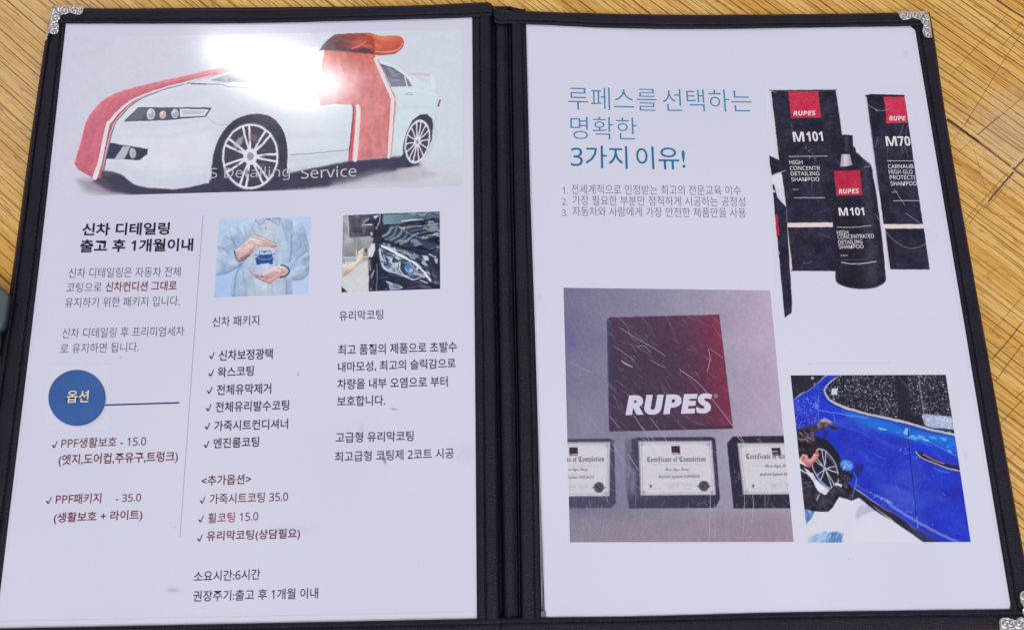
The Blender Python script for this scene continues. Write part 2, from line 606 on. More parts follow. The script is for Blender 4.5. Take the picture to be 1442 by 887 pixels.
strips = []
strips.append(loft('binding_strip', L_OUT, [(92.8, 30)] + LP_L[1:], PROF_L, MAT_LEATHER, 220, wob=0.00012))
strips.append(loft('binding_strip', GA, [(664.9, 20), (665.1, 35)] + LP_R[2:], PROF_I, MAT_LEATHER, 220, wob=0.00012))
strips.append(loft('binding_strip', L_TOP_OUT, L_TOP_IN, PROF, MAT_LEATHER, 200, 0.0005, wob=0.00012))
strips.append(loft('binding_strip', L_BOT_OUT, L_BOT_IN, PROF, MAT_LEATHER, 200, 0.0005, wob=0.00012))
strips.append(loft('binding_strip', R_OUT, [(1286.5, 24)] + RP_R[1:], PROF, MAT_LEATHER, 220, wob=0.00012))
strips.append(loft('binding_strip', GD, RP_L, [(t if t < 0.5 else 0.5 + (t - 0.5) * 1.0, z) for t, z in PROF], MAT_LEATHER, 220, wob=0.00012))
strips.append(loft('binding_strip', R_TOP_OUT, R_TOP_IN, PROF, MAT_LEATHER, 220, 0.0005, wob=0.00012))
strips.append(loft('binding_strip', R_BOT_OUT, R_BOT_IN, PROF, MAT_LEATHER, 220, 0.0005, wob=0.00012))

# the soft spine: dark valley, rounded ridge, two thin piped folds
sp = []
na = 240
A, B, C_, D = [resample(x, na) for x in (GA, GB, GC, GD)]
rails, zs = [], []
s_ = np.linspace(0, 1, na)
for k, (p, q, t, z) in enumerate([(A, B, -0.3, 0.0003), (A, B, 0.1, 0.0005), (A, B, 0.8, 0.0007), (A, B, 1.0, 0.0022), (B, C_, 0.04, 0.0034), (B, C_, 0.10, 0.0041), (B, C_, 0.2, 0.0046), (B, C_, 0.4, 0.0049),
                                  (B, C_, 0.6, 0.0049), (B, C_, 0.8, 0.0046), (B, C_, 0.93, 0.0041), (C_, D, 0.0, 0.0036), (C_, D, 0.10, 0.0044), (C_, D, 0.2, 0.0047), (C_, D, 0.3, 0.0042), (C_, D, 0.40, 0.0022),
                                  (C_, D, 0.55, 0.0018), (C_, D, 0.66, 0.0040), (C_, D, 0.76, 0.0046), (C_, D, 0.86, 0.0043), (C_, D, 1.0, 0.0028), (C_, D, 1.25, 0.0006)]):
    P = p + (q - p) * t
    zz = np.full(na, z)
    # gathers where the spine is pinched under the top and bottom bindings
    pin = np.exp(-((s_ - 0.985) / 0.03) ** 2) + np.exp(-((s_ - 0.01) / 0.02) ** 2)
    zz = zz + (0.0006 * np.sin(k * 1.9) * pin if z > 0.002 else 0) - (0.0008 * pin if z > 0.003 else 0)
    rails.append(np.array([W(a, b, c) for (a, b), c in zip(P, zz)]))
G = np.stack(rails, 1)
k = G.shape[1]
o = mesh_obj('spine', list(G.reshape(-1, 3)), [(i * k + j, (i + 1) * k + j, (i + 1) * k + j + 1, i * k + j + 1) for i in range(na - 1) for j in range(k - 1)], MAT_SPINE, None, True)
keep(o, folder)


def stitches(outer, inner, t, z, parent, step=6.2, length=4.4):
    A, B = resample(outer, 800), resample(inner, 800)
    P = A + (B - A) * t
    d = np.concatenate([[0], np.cumsum(np.linalg.norm(np.diff(P, axis=0), axis=1))])
    V, F = [], []
    x = 3.0
    while x + length < d[-1]:
        ts = np.linspace(x, x + length, 5)
        q = np.stack([np.interp(ts, d, P[:, 0]), np.interp(ts, d, P[:, 1])], 1)
        zz = z - 0.00002 + 0.00016 * np.sin(np.linspace(0, math.pi, 5))
        c = np.array([W(a, b, e) for (a, b), e in zip(q, zz)])
        T = c[-1] - c[0]
        T /= np.linalg.norm(T)
        n = np.array([-T[1], T[0], 0])
        r = 0.00011
        b0 = len(V)
        for p in c:
            for a in np.linspace(0, 2 * math.pi, 6, endpoint=False):
                V.append(p + n * r * math.cos(a) + np.array([0, 0, r * math.sin(a)]))
        F += [(b0 + i * 6 + j, b0 + i * 6 + (j + 1) % 6, b0 + (i + 1) * 6 + (j + 1) % 6, b0 + (i + 1) * 6 + j) for i in range(4) for j in range(6)]
        x += step * random.uniform(0.97, 1.03)
    o = mesh_obj('stitching', V, F, MAT_THREAD, None, True)
    return keep(o, parent)


for s, (a, b, t, z) in zip(strips, ((L_OUT, LP_L, 0.77, 0.0053), (GA, LP_R, 0.62, 0.0053), (L_TOP_OUT, L_TOP_IN, 0.715, 0.0059), (L_BOT_OUT, L_BOT_IN, 0.715, 0.0059),
                                    (R_OUT, RP_R, 0.715, 0.0054), (GD, RP_L, 0.715, 0.0054), (R_TOP_OUT, R_TOP_IN, 0.715, 0.0059), (R_BOT_OUT, R_BOT_IN, 0.715, 0.0059))):
    stitches(a, b, t, z, s)


# ---------------------------------------------------------------- 2D drawing on a grid of colour samples (prints)
def sd_poly(X, Y, pts):
    P = np.array(pts, float)
    Q = np.roll(P, -1, 0)
    d = np.full(X.shape, 1e9)
    ins = np.zeros(X.shape, bool)
    for (ax, ay), (bx, by) in zip(P, Q):
        ex, ey = bx - ax, by - ay
        wx, wy = X - ax, Y - ay
        t = np.clip((wx * ex + wy * ey) / (ex * ex + ey * ey + 1e-12), 0, 1)
        d = np.minimum(d, (wx - ex * t) ** 2 + (wy - ey * t) ** 2)
        c = ((ay <= Y) != (by <= Y))
        if abs(ey) > 1e-9:
            ins ^= c & (X < ax + (Y - ay) * ex / ey)
    d = np.sqrt(d)
    return np.where(ins, -d, d)


def vnoise(X, Y, scale, seed=0):
    """smooth value noise in photo-pixel units"""
    r = np.random.default_rng(seed).random((128, 128))
    x, y = X / scale, Y / scale
    x0, y0 = np.floor(x).astype(int), np.floor(y).astype(int)
    fx, fy = x - x0, y - y0
    fx, fy = fx * fx * (3 - 2 * fx), fy * fy * (3 - 2 * fy)
    g = lambda i, j: r[i % 128, j % 128]
    return (g(x0, y0) * (1 - fx) * (1 - fy) + g(x0 + 1, y0) * fx * (1 - fy) + g(x0, y0 + 1) * (1 - fx) * fy + g(x0 + 1, y0 + 1) * fx * fy)


class Canvas:
    def __init__(self, quad, base=PAPER, res=1.25, warp=0.0):
        q = np.array(quad, float)            # TL TR BR BL
        w = max(np.linalg.norm(q[1] - q[0]), np.linalg.norm(q[2] - q[3]))
        h = max(np.linalg.norm(q[3] - q[0]), np.linalg.norm(q[2] - q[1]))
        nu, nv = int(w * res) + 2, int(h * res) + 2
        u, v = np.meshgrid(np.linspace(0, 1, nu), np.linspace(0, 1, nv))
        f = lambda i: (q[0, i] * (1 - u) * (1 - v) + q[1, i] * u * (1 - v) + q[2, i] * u * v + q[3, i] * (1 - u) * v)
        self.X, self.Y, self.U, self.V = f(0), f(1), u, v
        self.X0, self.Y0 = self.X, self.Y
        if warp:                             # hand-made wobble so that no drawn edge is ruler straight
            X, Y = self.X, self.Y
            self.X = X + warp * (1.6 * (vnoise(X, Y, 7, 101) - .5) + .9 * (vnoise(X, Y, 2.3, 102) - .5))
            self.Y = Y + warp * (1.6 * (vnoise(X, Y, 7, 103) - .5) + .9 * (vnoise(X, Y, 2.3, 104) - .5))
        self.C = np.zeros((nv, nu, 3))
        self.C[:] = base

    def _sub(self, x0, x1, y0, y1):
        m = (self.X >= x0) & (self.X <= x1) & (self.Y >= y0) & (self.Y <= y1)
        r = np.where(m.any(1))[0]
        c = np.where(m.any(0))[0]
        if len(r) == 0: return None
        return np.s_[r[0]:r[-1] + 1, c[0]:c[-1] + 1]

    def _put(self, S, a, col):
        X, Y = self.X[S], self.Y[S]
        c = col(X, Y) if callable(col) else np.array(col, float)
        self.C[S] = self.C[S] * (1 - a[..., None]) + c * a[..., None]

    def poly(self, pts, col, a=1.0, soft=0.7, curve=False, pillow=None, folds=None):
        if curve:
            pts = smooth_line(list(pts) + [pts[0]], 6)[:-1]
        P = np.array(pts)
        S = self._sub(P[:, 0].min() - soft * 2, P[:, 0].max() + soft * 2, P[:, 1].min() - soft * 2, P[:, 1].max() + soft * 2)
        if S is None: return
        d = sd_poly(self.X[S], self.Y[S], pts)
        t = np.clip(0.5 - d / (2 * soft), 0, 1)
        self._put(S, a * t * t * (3 - 2 * t), col)
        if pillow:                           # rounded form of the pictured thing: (width px, amount)
            w, amp = pillow
            gy, gx = np.gradient(d)
            n = np.hypot(gx, gy) + 1e-9
            k = np.exp(-np.clip(-d, 0, None) / w) * t
            self.C[S] += (amp * k * (-.45 * gx / n - .9 * gy / n) - .35 * amp * k)[..., None] * np.array([1, 1.02, .95])
        if folds:                            # creases: (scale px, amount, direction, seed)
            sc_, amp, ang, seed = folds
            X, Y = self.X[S], self.Y[S]
            X = X + sc_ * .9 * (vnoise(X, Y, sc_ * 1.6, seed + 5) - .5)
            u = (X * math.cos(ang) + Y * math.sin(ang)) / 2.6
            v = -X * math.sin(ang) + Y * math.cos(ang)
            f = vnoise(u, v, sc_, seed) + .5 * vnoise(u * 2, v * 2, sc_, seed + 1) - .75
            self.C[S] += (amp * np.sign(f) * np.abs(f) ** .8 * 2 * t)[..., None]

    def line(self, pts, w, col, a=1.0, soft=0.5, curve=True):
        P = np.array(smooth_line(pts, 8) if (curve and len(pts) > 2) else pts, float)
        ws = np.interp(np.linspace(0, 1, len(P)), np.linspace(0, 1, len(w)), w) if isinstance(w, (list, tuple)) else np.full(len(P), w)
        m = ws.max() + soft * 2
        S = self._sub(P[:, 0].min() - m, P[:, 0].max() + m, P[:, 1].min() - m, P[:, 1].max() + m)
        if S is None: return
        X, Y = self.X[S], self.Y[S]
        best = np.full(X.shape, 1e9)
        for i in range(len(P) - 1):
            (ax, ay), (bx, by) = P[i], P[i + 1]
            ex, ey = bx - ax, by - ay
            t = np.clip(((X - ax) * ex + (Y - ay) * ey) / (ex * ex + ey * ey + 1e-12), 0, 1)
            d = np.hypot(X - ax - ex * t, Y - ay - ey * t) - (ws[i] + (ws[i + 1] - ws[i]) * t) / 2
            best = np.minimum(best, d)
        self._put(S, a * np.clip(0.5 - best / (2 * soft), 0, 1), col)

    def ell(self, c, rx, ry, col, a=1.0, soft=0.7, rot=0.0, ring=None):
        m = max(rx, ry) + soft * 3
        S = self._sub(c[0] - m, c[0] + m, c[1] - m, c[1] + m)
        if S is None: return
        x, y = self.X[S] - c[0], self.Y[S] - c[1]
        cs, sn = math.cos(rot), math.sin(rot)
        x, y = x * cs + y * sn, -x * sn + y * cs
        k = np.sqrt((x / rx) ** 2 + (y / ry) ** 2) + 1e-9
        d = (k - 1) * min(rx, ry)
        if ring: d = np.abs(d) - ring / 2
        self._put(S, a * np.clip(0.5 - d / (2 * soft), 0, 1), col)

    def specks(self, n, region, r, col, a=(0.4, 1.0), seed=1, soft=0.45):
        g = np.random.default_rng(seed)
        P = np.array(region, float)
        k = 0
        while k < n:
            x = g.uniform(P[:, 0].min(), P[:, 0].max())
            y = g.uniform(P[:, 1].min(), P[:, 1].max())
            if sd_poly(np.array([x]), np.array([y]), region)[0] < 0:
                self.ell((x, y), g.uniform(r[0], r[1]), g.uniform(r[0], r[1]) * 1.1, col, g.uniform(*a), soft)
            k += 1

    def wheel(self, c, rx, ry, rot, n, light=(222, 224, 238), dark=(78, 72, 92), sw=3.0, rim=2.2, hub=0.27, double=0.115, phase=0.0):
        self.ell(c, rx, ry, dark, 1, 0.8, rot)
        self.ell(c, rx, ry, light, 1, 0.6, rot, ring=rim)
        cs, sn = math.cos(rot), math.sin(rot)
        f = lambda r, t: (c[0] + rx * r * math.cos(t) * cs - ry * r * math.sin(t) * sn, c[1] + rx * r * math.cos(t) * sn + ry * r * math.sin(t) * cs)
        for i in range(n):
            t = 2 * math.pi * i / n + phase
            for dt in (-double, double):
                self.line([f(0.2, t + dt * 0.6), f(0.6, t + dt * 1.15), f(0.97, t + dt)], [sw, sw * 0.85, sw], light, 1, 0.5)
        self.ell(c, rx * hub, ry * hub, light, 1, 0.7, rot)
        self.ell(c, rx * hub * 0.5, ry * hub * 0.5, (150, 153, 172), 1, 0.8, rot)

    def reflections(self, region, col, a, scale, ang, seed, lo=.62, hi=.74, soft=1.0):
        """broken bright reflections in a glossy body: bands of warped noise inside a region"""
        P = np.array(region)
        S = self._sub(P[:, 0].min() - 2, P[:, 0].max() + 2, P[:, 1].min() - 2, P[:, 1].max() + 2)
        if S is None: return
        X, Y = self.X[S], self.Y[S]
        t = np.clip(0.5 - sd_poly(X, Y, region) / (2 * soft), 0, 1)
        Xw = X + scale * 1.6 * (vnoise(X, Y, scale * 2.2, seed + 7) - .5)
        Yw = Y + scale * 1.6 * (vnoise(X, Y, scale * 2.2, seed + 8) - .5)
        u = (Xw * math.cos(ang) + Yw * math.sin(ang)) / 3.2
        v = -Xw * math.sin(ang) + Yw * math.cos(ang)
        f = .65 * vnoise(u, v, scale, seed) + .35 * vnoise(u * 2.1, v * 2.1, scale, seed + 1)
        k = np.clip((f - lo) / (hi - lo), 0, 1)
        self._put(S, a * t * k * k * (3 - 2 * k), col)

    def photo_noise(self, amp=5.0, seed=90):
        """uneven tone and colour of a small print"""
        X, Y = self.X0, self.Y0
        for sc_, k in ((1.1, .8), (2.4, .8), (6.0, .7), (15.0, .6)):
            self.C += (amp * k * (vnoise(X, Y, sc_, seed + int(sc_ * 10)) - .5))[..., None]
            self.C += amp * .5 * k * np.stack([vnoise(X, Y, sc_ * 1.3, seed + 300 + int(sc_ * 10) + i) - .5 for i in range(3)], -1)

    def grain(self, amp, scale=1.0, seed=3):
        n = vnoise(self.X, self.Y, scale, seed) - 0.5 + 0.5 * (vnoise(self.X, self.Y, scale * 3.1, seed + 1) - 0.5)
        self.C += (n * amp)[..., None]

    def build(self, name, z, parent):
        P = W(self.X0, self.Y0, z)
        return keep(grid_obj(name, P, MAT_PRINT, None, alb(np.clip(self.C, 0, 255))), parent)


def lerp(a, b, t):
    t = np.clip(t, 0, 1)[..., None]
    return np.array(a, float) * (1 - t) + np.array(b, float) * t


# ---------------------------------------------------------------- writing
def latin(s, weight, italic):
    """plain sans-serif letters and figures, heavier or slanted as the print is"""
    A, a, d = (0x1D63C, 0x1D656, 0x1D7EC) if italic else ((0x1D5D4, 0x1D5EE, 0x1D7EC) if weight >= .015 and s.isascii() else (0x1D5A0, 0x1D5BA, 0x1D7E2))
    return ''.join(chr(A + ord(ch) - 65) if 'A' <= ch <= 'Z' else chr(a + ord(ch) - 97) if 'a' <= ch <= 'z' else chr(d + ord(ch) - 48) if '0' <= ch <= '9' else ch for ch in s)


def text(parent, name, s, p0, p1, h, col, weight=0.0, z=ZP + 0.00010, shear=0.0, stretch=None):
    """ink box of the words: p0, p1 = photo positions of its lower corners, h = its height in photo pixels"""
    if .006 < weight < .015 and any(ch.isdigit() for ch in s):
        weight = .006
    c = bpy.data.curves.new(name, 'FONT')
    c.body = latin(s, weight, shear)
    shear = 0.0 if shear else 0.0
    c.resolution_u = 3
    c.offset = weight if not (weight >= .015 and s.isascii()) else weight - .015
    o = bpy.data.objects.new(name, c)
    COL.objects.link(o)
    dg = bpy.context.evaluated_depsgraph_get()
    me = bpy.data.meshes.new_from_object(o.evaluated_get(dg))
    bpy.data.objects.remove(o)
    bpy.data.curves.remove(c)
    n = len(me.vertices)
    co = np.zeros(n * 3, np.float32)
    me.vertices.foreach_get('co', co)
    co = co.reshape(-1, 3).astype(float)
    if shear:
        co[:, 0] += co[:, 1] * shear
    x0, x1, y0, y1 = co[:, 0].min(), co[:, 0].max(), co[:, 1].min(), co[:, 1].max()
    a, b = W(*p0, z), W(*p1, z)
    base = b - a
    perp = np.array([-base[1], base[0], 0]) / np.linalg.norm(base)
    mid = ((p0[0] + p1[0]) / 2, (p0[1] + p1[1]) / 2)
    hw = abs(np.dot(W(mid[0], mid[1] - h, z) - W(mid[0], mid[1], z), perp))
    u = (co[:, 0] - x0) / (x1 - x0)
    v = (co[:, 1] - y0) / (y1 - y0)
    P = a + u[:, None] * base + v[:, None] * perp * hw
    me.vertices.foreach_set('co', P.reshape(-1).astype(np.float32))
    me.name = name
    me.materials.clear()
    me.materials.append(ink(col))
    me.update()
    # face up
    if len(me.polygons) and me.polygons[0].normal.z < 0:
        me.flip_normals()
    o = bpy.data.objects.new(name, me)
    COL.objects.link(o)
    return keep(o, parent)


# ---------------------------------------------------------------- the two printed sheets
def sheet(name, quad, z, label, cat, cv=None):
    root = empty(name, tuple(W(*np.mean(quad, 0), z)))
    tag(root, label, cat)
    return root


def page_canvas(quad, smudges):
    c = Canvas(quad, PAPER, 0.7)
    n = vnoise(c.X, c.Y, 160, 5)[..., None] - 0.5
    c.C += n * np.array([6.0, 5.0, 2.5])
    for (x, y), rx, ry, col, a, rot in smudges:
        d = ((c.X - x) * math.cos(rot) + (c.Y - y) * math.sin(rot)) / rx
        e = (-(c.X - x) * math.sin(rot) + (c.Y - y) * math.cos(rot)) / ry
        k = np.exp(-(d * d + e * e)) * (0.35 + 1.3 * vnoise(c.X, c.Y, 2.6, int(x)))
        c.C = c.C * (1 - a * k[..., None].clip(0, 1)) + np.array(col) * (a * k[..., None].clip(0, 1))
    return c


LPQ = [(92, 31.5), (664.2, 23.5), (671.2, 860), (-4.6, 874)]
RPQ = [(741.5, 33), (1289.5, 36.5), (1423.5, 859), (769, 870)]
# blank backing sheets that show as a thin margin below and beside the prints
def backing(quad, label):
    c = Canvas(quad, (211, 210, 227), 0.3)
    P = W(c.X, c.Y, ZP - 0.00035)
    o = grid_obj('backing_sheet', P, MAT_PRINT, None, alb(c.C))
    tag(o, label, 'paper sheet')
    return o


backing([(90, 28), (669, 20), (677, 874), (-9, 889)], 'blank white sheet showing as a thin margin under the car service page')
backing([(738.5, 30), (1292, 34), (1428, 861), (767.6, 873)], 'blank white sheet showing as a thin margin under the shampoo bottle page')

left = sheet('printed_page', LPQ, ZP, 'laminated white page with a ribbon wrapped white car picture and Korean service list', 'printed page')
right = sheet('printed_page', RPQ, ZP, 'laminated white page with blue Korean heading, shampoo bottles and a blue car picture', 'printed page')

pc = page_canvas(LPQ, [((243, 830), 9, 3.5, (160, 150, 160), .42, 0), ((540, 645), 4, 2.5, (80, 76, 98), .4, .7), ((542, 650), 1.5, 4, (60, 56, 78), .5, -.3), ((510, 604), 6, 8, (180, 174, 190), .3, 0),
                       ((555, 576), 4, 1, (90, 84, 100), .6, .2), ((410, 745), 26, 5, (180, 172, 186), .3, 0), ((420, 527), 2, 2, (150, 144, 160), .5, 0), ((345, 808), 1.2, 1.2, (120, 116, 130), .6, 0),
                       ((604, 865), 1.4, 1.0, (70, 66, 80), .7, 0), ((170, 503), 1.2, 1.2, (110, 106, 124), .6, 0), ((247, 742), 1.6, 1.3, (120, 116, 130), .5, 0), ((655, 640), 20, 16, (196, 192, 214), .5, 0)])
pc.build('paper', ZP, left)
pc = page_canvas(RPQ, [((1316, 437), 3.5, 10, (196, 170, 190), .5, -.2), ((1195, 787), 1.6, 1.2, (130, 126, 140), .6, 0), ((760, 420), 3, 4, (205, 190, 170), .5, 0), ((1275, 76), 3, 5, (190, 186, 200), .4, 0),
                       ((1360, 640), 2.5, 6, (190, 188, 204), .4, 0), ((1140, 512), 1.5, 1, (120, 116, 130), .5, 0), ((1236, 760), 9, 1.5, (190, 185, 200), .4, 0)])
pc.line([(1138, 512), (1254, 511)], 1.1, (196, 195, 214), .9)
pc.build('paper', ZP, right)

ZPH = ZP + 0.00004
A1, A2, A3 = crop(80, 40, 3.695), crop(270, 40, 3.695), crop(440, 40, 3.695)

# ---- picture: white saloon car with a red ribbon
c = Canvas([(103.9, 53.5), (650, 41.8), (651.7, 261.5), (82, 277.3)], PAPER, 1.6, .45)
g = lerp((200, 201, 219), (206, 209, 223), c.U * 2.2)
g = g * (1 - (c.U > .5)[..., None]) + lerp((206, 209, 223), (201, 210, 221), c.U * 2 - 1) * (c.U > .5)[..., None]
c.C[:] = g
k = np.clip((c.V - .80) / .2, 0, 1) * np.clip((c.U - .55) / .2, 0, 1)
c.C = c.C * (1 - .55 * k[..., None]) + np.array((188, 186, 196)) * (.55 * k[..., None])
shadow = A1((215, 745), (300, 735), (800, 790)) + A2((120, 800), (500, 755), (813, 693)) + A3((190, 690), (460, 668), (560, 712), (430, 742), (330, 760), (230, 790), (60, 825)) + A2((400, 850), (300, 866), (80, 870), (0, 870)) + A1((400, 868), (280, 850), (190, 800))
c.poly(shadow, (120, 116, 138), .55, 9)
c.poly(shadow, (66, 64, 86), .95, 3.2)
c.poly(A3((330, 740), (430, 745), (560, 725), (640, 760), (500, 800), (300, 800), (120, 830), (100, 800)), (168, 160, 176), .6, 7)
c.poly(A3((440, 730), (560, 722), (580, 830), (470, 835)), (196, 190, 200), .5, 3)
c.poly(A1((110, 790), (230, 785), (330, 850), (250, 870), (150, 850)), (120, 96, 120), .5, 8)
body = A1((285, 490), (340, 430), (420, 370), (540, 330), (690, 288), (800, 262)) + A2((110, 268), (260, 205), (420, 120), (600, 95)) + A3((60, 110), (330, 150), (420, 190), (500, 238), (560, 268), (610, 300), (642, 318), (664, 370), (656, 412), (640, 475), (626, 530), (612, 610), (560, 690), (455, 662), (185, 690)) + A2((500, 752), (490, 640), (440, 520), (350, 460), (230, 490), (150, 570), (110, 690), (90, 808)) + A1((780, 806), (690, 828), (600, 838), (480, 830), (400, 812), (362, 782), (340, 762), (290, 745), (240, 738), (255, 690), (270, 600))
c.poly(body, lambda X, Y: lerp((209, 213, 227), (204, 218, 229), (X - 320) / 280) + 6 * (vnoise(X, Y, 26, 2)[..., None] - .5), 1, .9, pillow=(9, 7))
c.poly(A1((340, 560), (800, 540), (800, 700), (500, 800), (360, 740)), (216, 219, 231), .5, 12)
c.poly(A1((250, 690), (340, 745), (420, 795), (600, 826), (780, 795), (780, 760), (500, 770), (330, 700)), (198, 202, 218), .7, 6)
c.poly(A2((330, 330), (640, 380), (760, 620), (520, 640), (470, 480)), (216, 222, 232), .6, 12)
c.poly(A1((420, 390), (560, 345), (800, 300), (800, 360), (560, 380)), (203, 208, 226), .6, 8)
c.poly(A3((430, 330), (640, 340), (650, 430), (520, 430), (440, 560)), (200, 217, 228), .7, 9)
c.line(A2((80, 458), (125, 498), (205, 500)), .9, (168, 168, 184), .8)
c.line(A1((680, 287), (760, 292)) + A2((150, 293), (205, 306), (300, 309), (400, 303)), [1.6, 1.2, .8], (128, 126, 144), .8)
c.line(A2((0, 291), (70, 291)), 1.6, (98, 92, 110), .8)
c.poly(A2((105, 272), (200, 232), (262, 214), (330, 170), (440, 120), (560, 112), (620, 250), (650, 330), (560, 314), (480, 304), (430, 302), (370, 286), (200, 283)), lambda X, Y: lerp((92, 96, 116), (204, 208, 219), (116 - Y) / 20 + (X - 330) / 160), 1, 2)  # upper glass painted pale to carry the lamp glare
c.line(A2((190, 284), (370, 288), (440, 302)), 1.5, (218, 222, 232), .9)
c.line(A2((440, 304), (570, 318), (655, 334)), 1.4, (98, 92, 110), .7)
c.line(A2((512, 660), (660, 648), (813, 632)) + A3((193, 632),), 1.0, (126, 128, 148), .9)
c.line(A2((500, 735), (640, 712), (813, 682)), 1.0, (188, 196, 210), .8)
# bonnet ribbon
low = A2((262, 213), (240, 217)) + A1((813, 249), (655, 284), (540, 318), (440, 360), (372, 405), (325, 455), (292, 500), (262, 600), (228, 782))
rib = A1((180, 774), (110, 736), (92, 702), (120, 600), (150, 490), (172, 448), (230, 380), (310, 335), (430, 300), (600, 262), (813, 214)) + A2((150, 205), (262, 188)) + low
c.line(A1((236, 782), (272, 600), (302, 500), (333, 458), (380, 408), (448, 364), (545, 324), (660, 291)), [2.5, 2, 1.4, 2, 1.5, 1.2, 1], (96, 86, 106), .75)
c.poly(rib, lambda X, Y: lerp((202, 110, 130), (216, 138, 148), (X - 110) / 190) + 8 * (vnoise(X, Y, 4, 9)[..., None] - .5), 1, .9, pillow=(5, 16), folds=(5, 5, 1.9, 77))
c.line(A1((106, 735), (93, 700), (121, 600), (152, 490), (176, 446), (232, 381), (312, 335), (430, 300), (600, 262), (813, 214)), 1.1, (226, 178, 190), .8)
c.line(A1((199, 776), (228, 680), (262, 512), (282, 480), (340, 415), (420, 362), (540, 317), (660, 283), (813, 244)), [6.6, 6, 5, 4.5, 3.5, 2.6, 1.8, 1.3, 1], (234, 216, 224), 1)
c.line(A1((226, 780), (260, 600), (290, 500), (325, 452)), [1.6, 1.2, 1], (190, 84, 100), .8)
# lamps
hl = A1((352, 484), (425, 413), (805, 415), (775, 459), (560, 478))
c.poly(hl, (92, 95, 116), 1, .6)
c.poly(A1((352, 484), (425, 416), (470, 416), (440, 476)), (118, 120, 138), .7, 2)
for (x, y), r, col in (((490, 447), 6.6, (206, 210, 222)), ((552, 450), 5.0, (212, 202, 188)), ((615, 444), 5.6, (200, 205, 218))):
    c.ell(A1((x, y))[0], r, r * 1.25, col, 1, .6)
    c.ell(A1((x + 2, y + 3))[0], r * .66, r * .85, (158, 160, 176) if col[2] > 200 else (190, 170, 146), .8, .8)
    c.ell(A1((x, y))[0], r, r * 1.25, (96, 98, 118), .8, .5, ring=1.0)
    c.ell(A1((x - 5, y - 8))[0], r * .3, r * .3, (236, 238, 244), .9, .6)
c.poly(A1((640, 419), (790, 424), (770, 456), (642, 462)), (226, 229, 238), 1, .6)
c.poly(A1((652, 427), (772, 430), (760, 447), (655, 453)), (184, 188, 204), 1, .6)
c.line(hl + hl[:1], .9, (78, 80, 100), .9, curve=False)
ik = A1((276, 596), (360, 610), (475, 628), (470, 655), (430, 687), (300, 680), (258, 678))
c.poly(ik, (66, 68, 90), 1, .8)
c.poly(A1((345, 612), (385, 616), (350, 684), (300, 680)), (190, 196, 212), .9, 1)
c.ell(A1((395, 650))[0], 4.6, 7.2, (196, 197, 208), 1, .8)
c.ell(A1((398, 654))[0], 2.5, 4.2, (150, 150, 166), .7, 1)
c.line(A1((240, 738), (340, 764), (365, 785), (405, 813), (480, 831)), 1.2, (150, 154, 172), .7)
# front wheel
arch = A2((96, 810), (104, 720), (120, 630), (158, 545), (215, 484), (285, 452), (350, 445), (412, 461), (458, 500), (488, 560), (499, 640), (494, 745), (450, 795), (390, 835), (330, 852), (220, 862), (110, 862))
c.poly(arch[1:-6] + arch[-6:], lambda X, Y: lerp((58, 58, 78), (72, 72, 92), vnoise(X, Y, 9, 4)), 1, 1.0, curve=True)
c.line(A2((500, 745), (503, 640), (490, 560), (460, 498), (415, 458), (350, 442), (285, 449)), [2.6, 2.4, 1.6, 1], (214, 220, 232), .9)
c.wheel(A2((305, 667))[0], 38.2, 44.6, .05, 7, sw=3.3, rim=2.8, hub=.26)
c.ell(A2((305, 667))[0], 40.5, 47.5, (150, 150, 170), .5, .6, .05, ring=.8)
c.poly(A2((300, 545), (350, 560), (330, 590), (300, 580)), (170, 120, 128), .45, 2)
c.poly(A2((215, 610), (240, 575), (270, 560), (262, 600), (235, 630)), (190, 192, 206), .7, 1.5)
# rear wheel
c.poly(A3((470, 655), (474, 600), (490, 540), (520, 480), (560, 449), (595, 446), (622, 470), (629, 520), (620, 580), (592, 655), (550, 708), (500, 725), (440, 722), (425, 715)), lambda X, Y: lerp((62, 64, 84), (76, 78, 98), vnoise(X, Y, 8, 6)), 1, .8)
c.wheel(A3((546, 590))[0], 16.2, 29.6, .2, 7, sw=1.9, rim=2.0, hub=.25, double=.2)
# glass, spoiler, details at the back
c.poly(A3((352, 184), (420, 205), (470, 240), (500, 270), (520, 302), (410, 306), (385, 250)), lambda X, Y: lerp((104, 108, 128), (134, 138, 156), (Y - 90) / 32), 1, .7)
c.line(A3((480, 250), (494, 303)), 1.8, (206, 212, 224), 1)
c.line(A3((345, 172), (420, 196), (475, 232), (510, 268), (540, 300)), 1.5, (224, 230, 238), .9)
c.poly(A3((610, 241), (638, 256), (642, 316), (600, 308)), (212, 221, 231), 1, .8)
c.line(A3((500, 239), (555, 237), (612, 243)), 1.1, (214, 160, 160), .9)
c.line(A3((506, 243), (600, 247), (610, 300)), .9, (186, 194, 208), .8)
c.poly(A3((650, 406), (660, 370), (668, 374), (661, 408)), (146, 86, 96), .9, .7)
c.line(A3((484, 344), (505, 348), (524, 345)), 1.4, (164, 172, 188), .9)
c.line(A3((492, 340), (510, 336), (520, 340)), .9, (150, 160, 176), .8)
c.line(A3((642, 320), (650, 360), (640, 470), (622, 540)), .8, (184, 196, 208), .7)
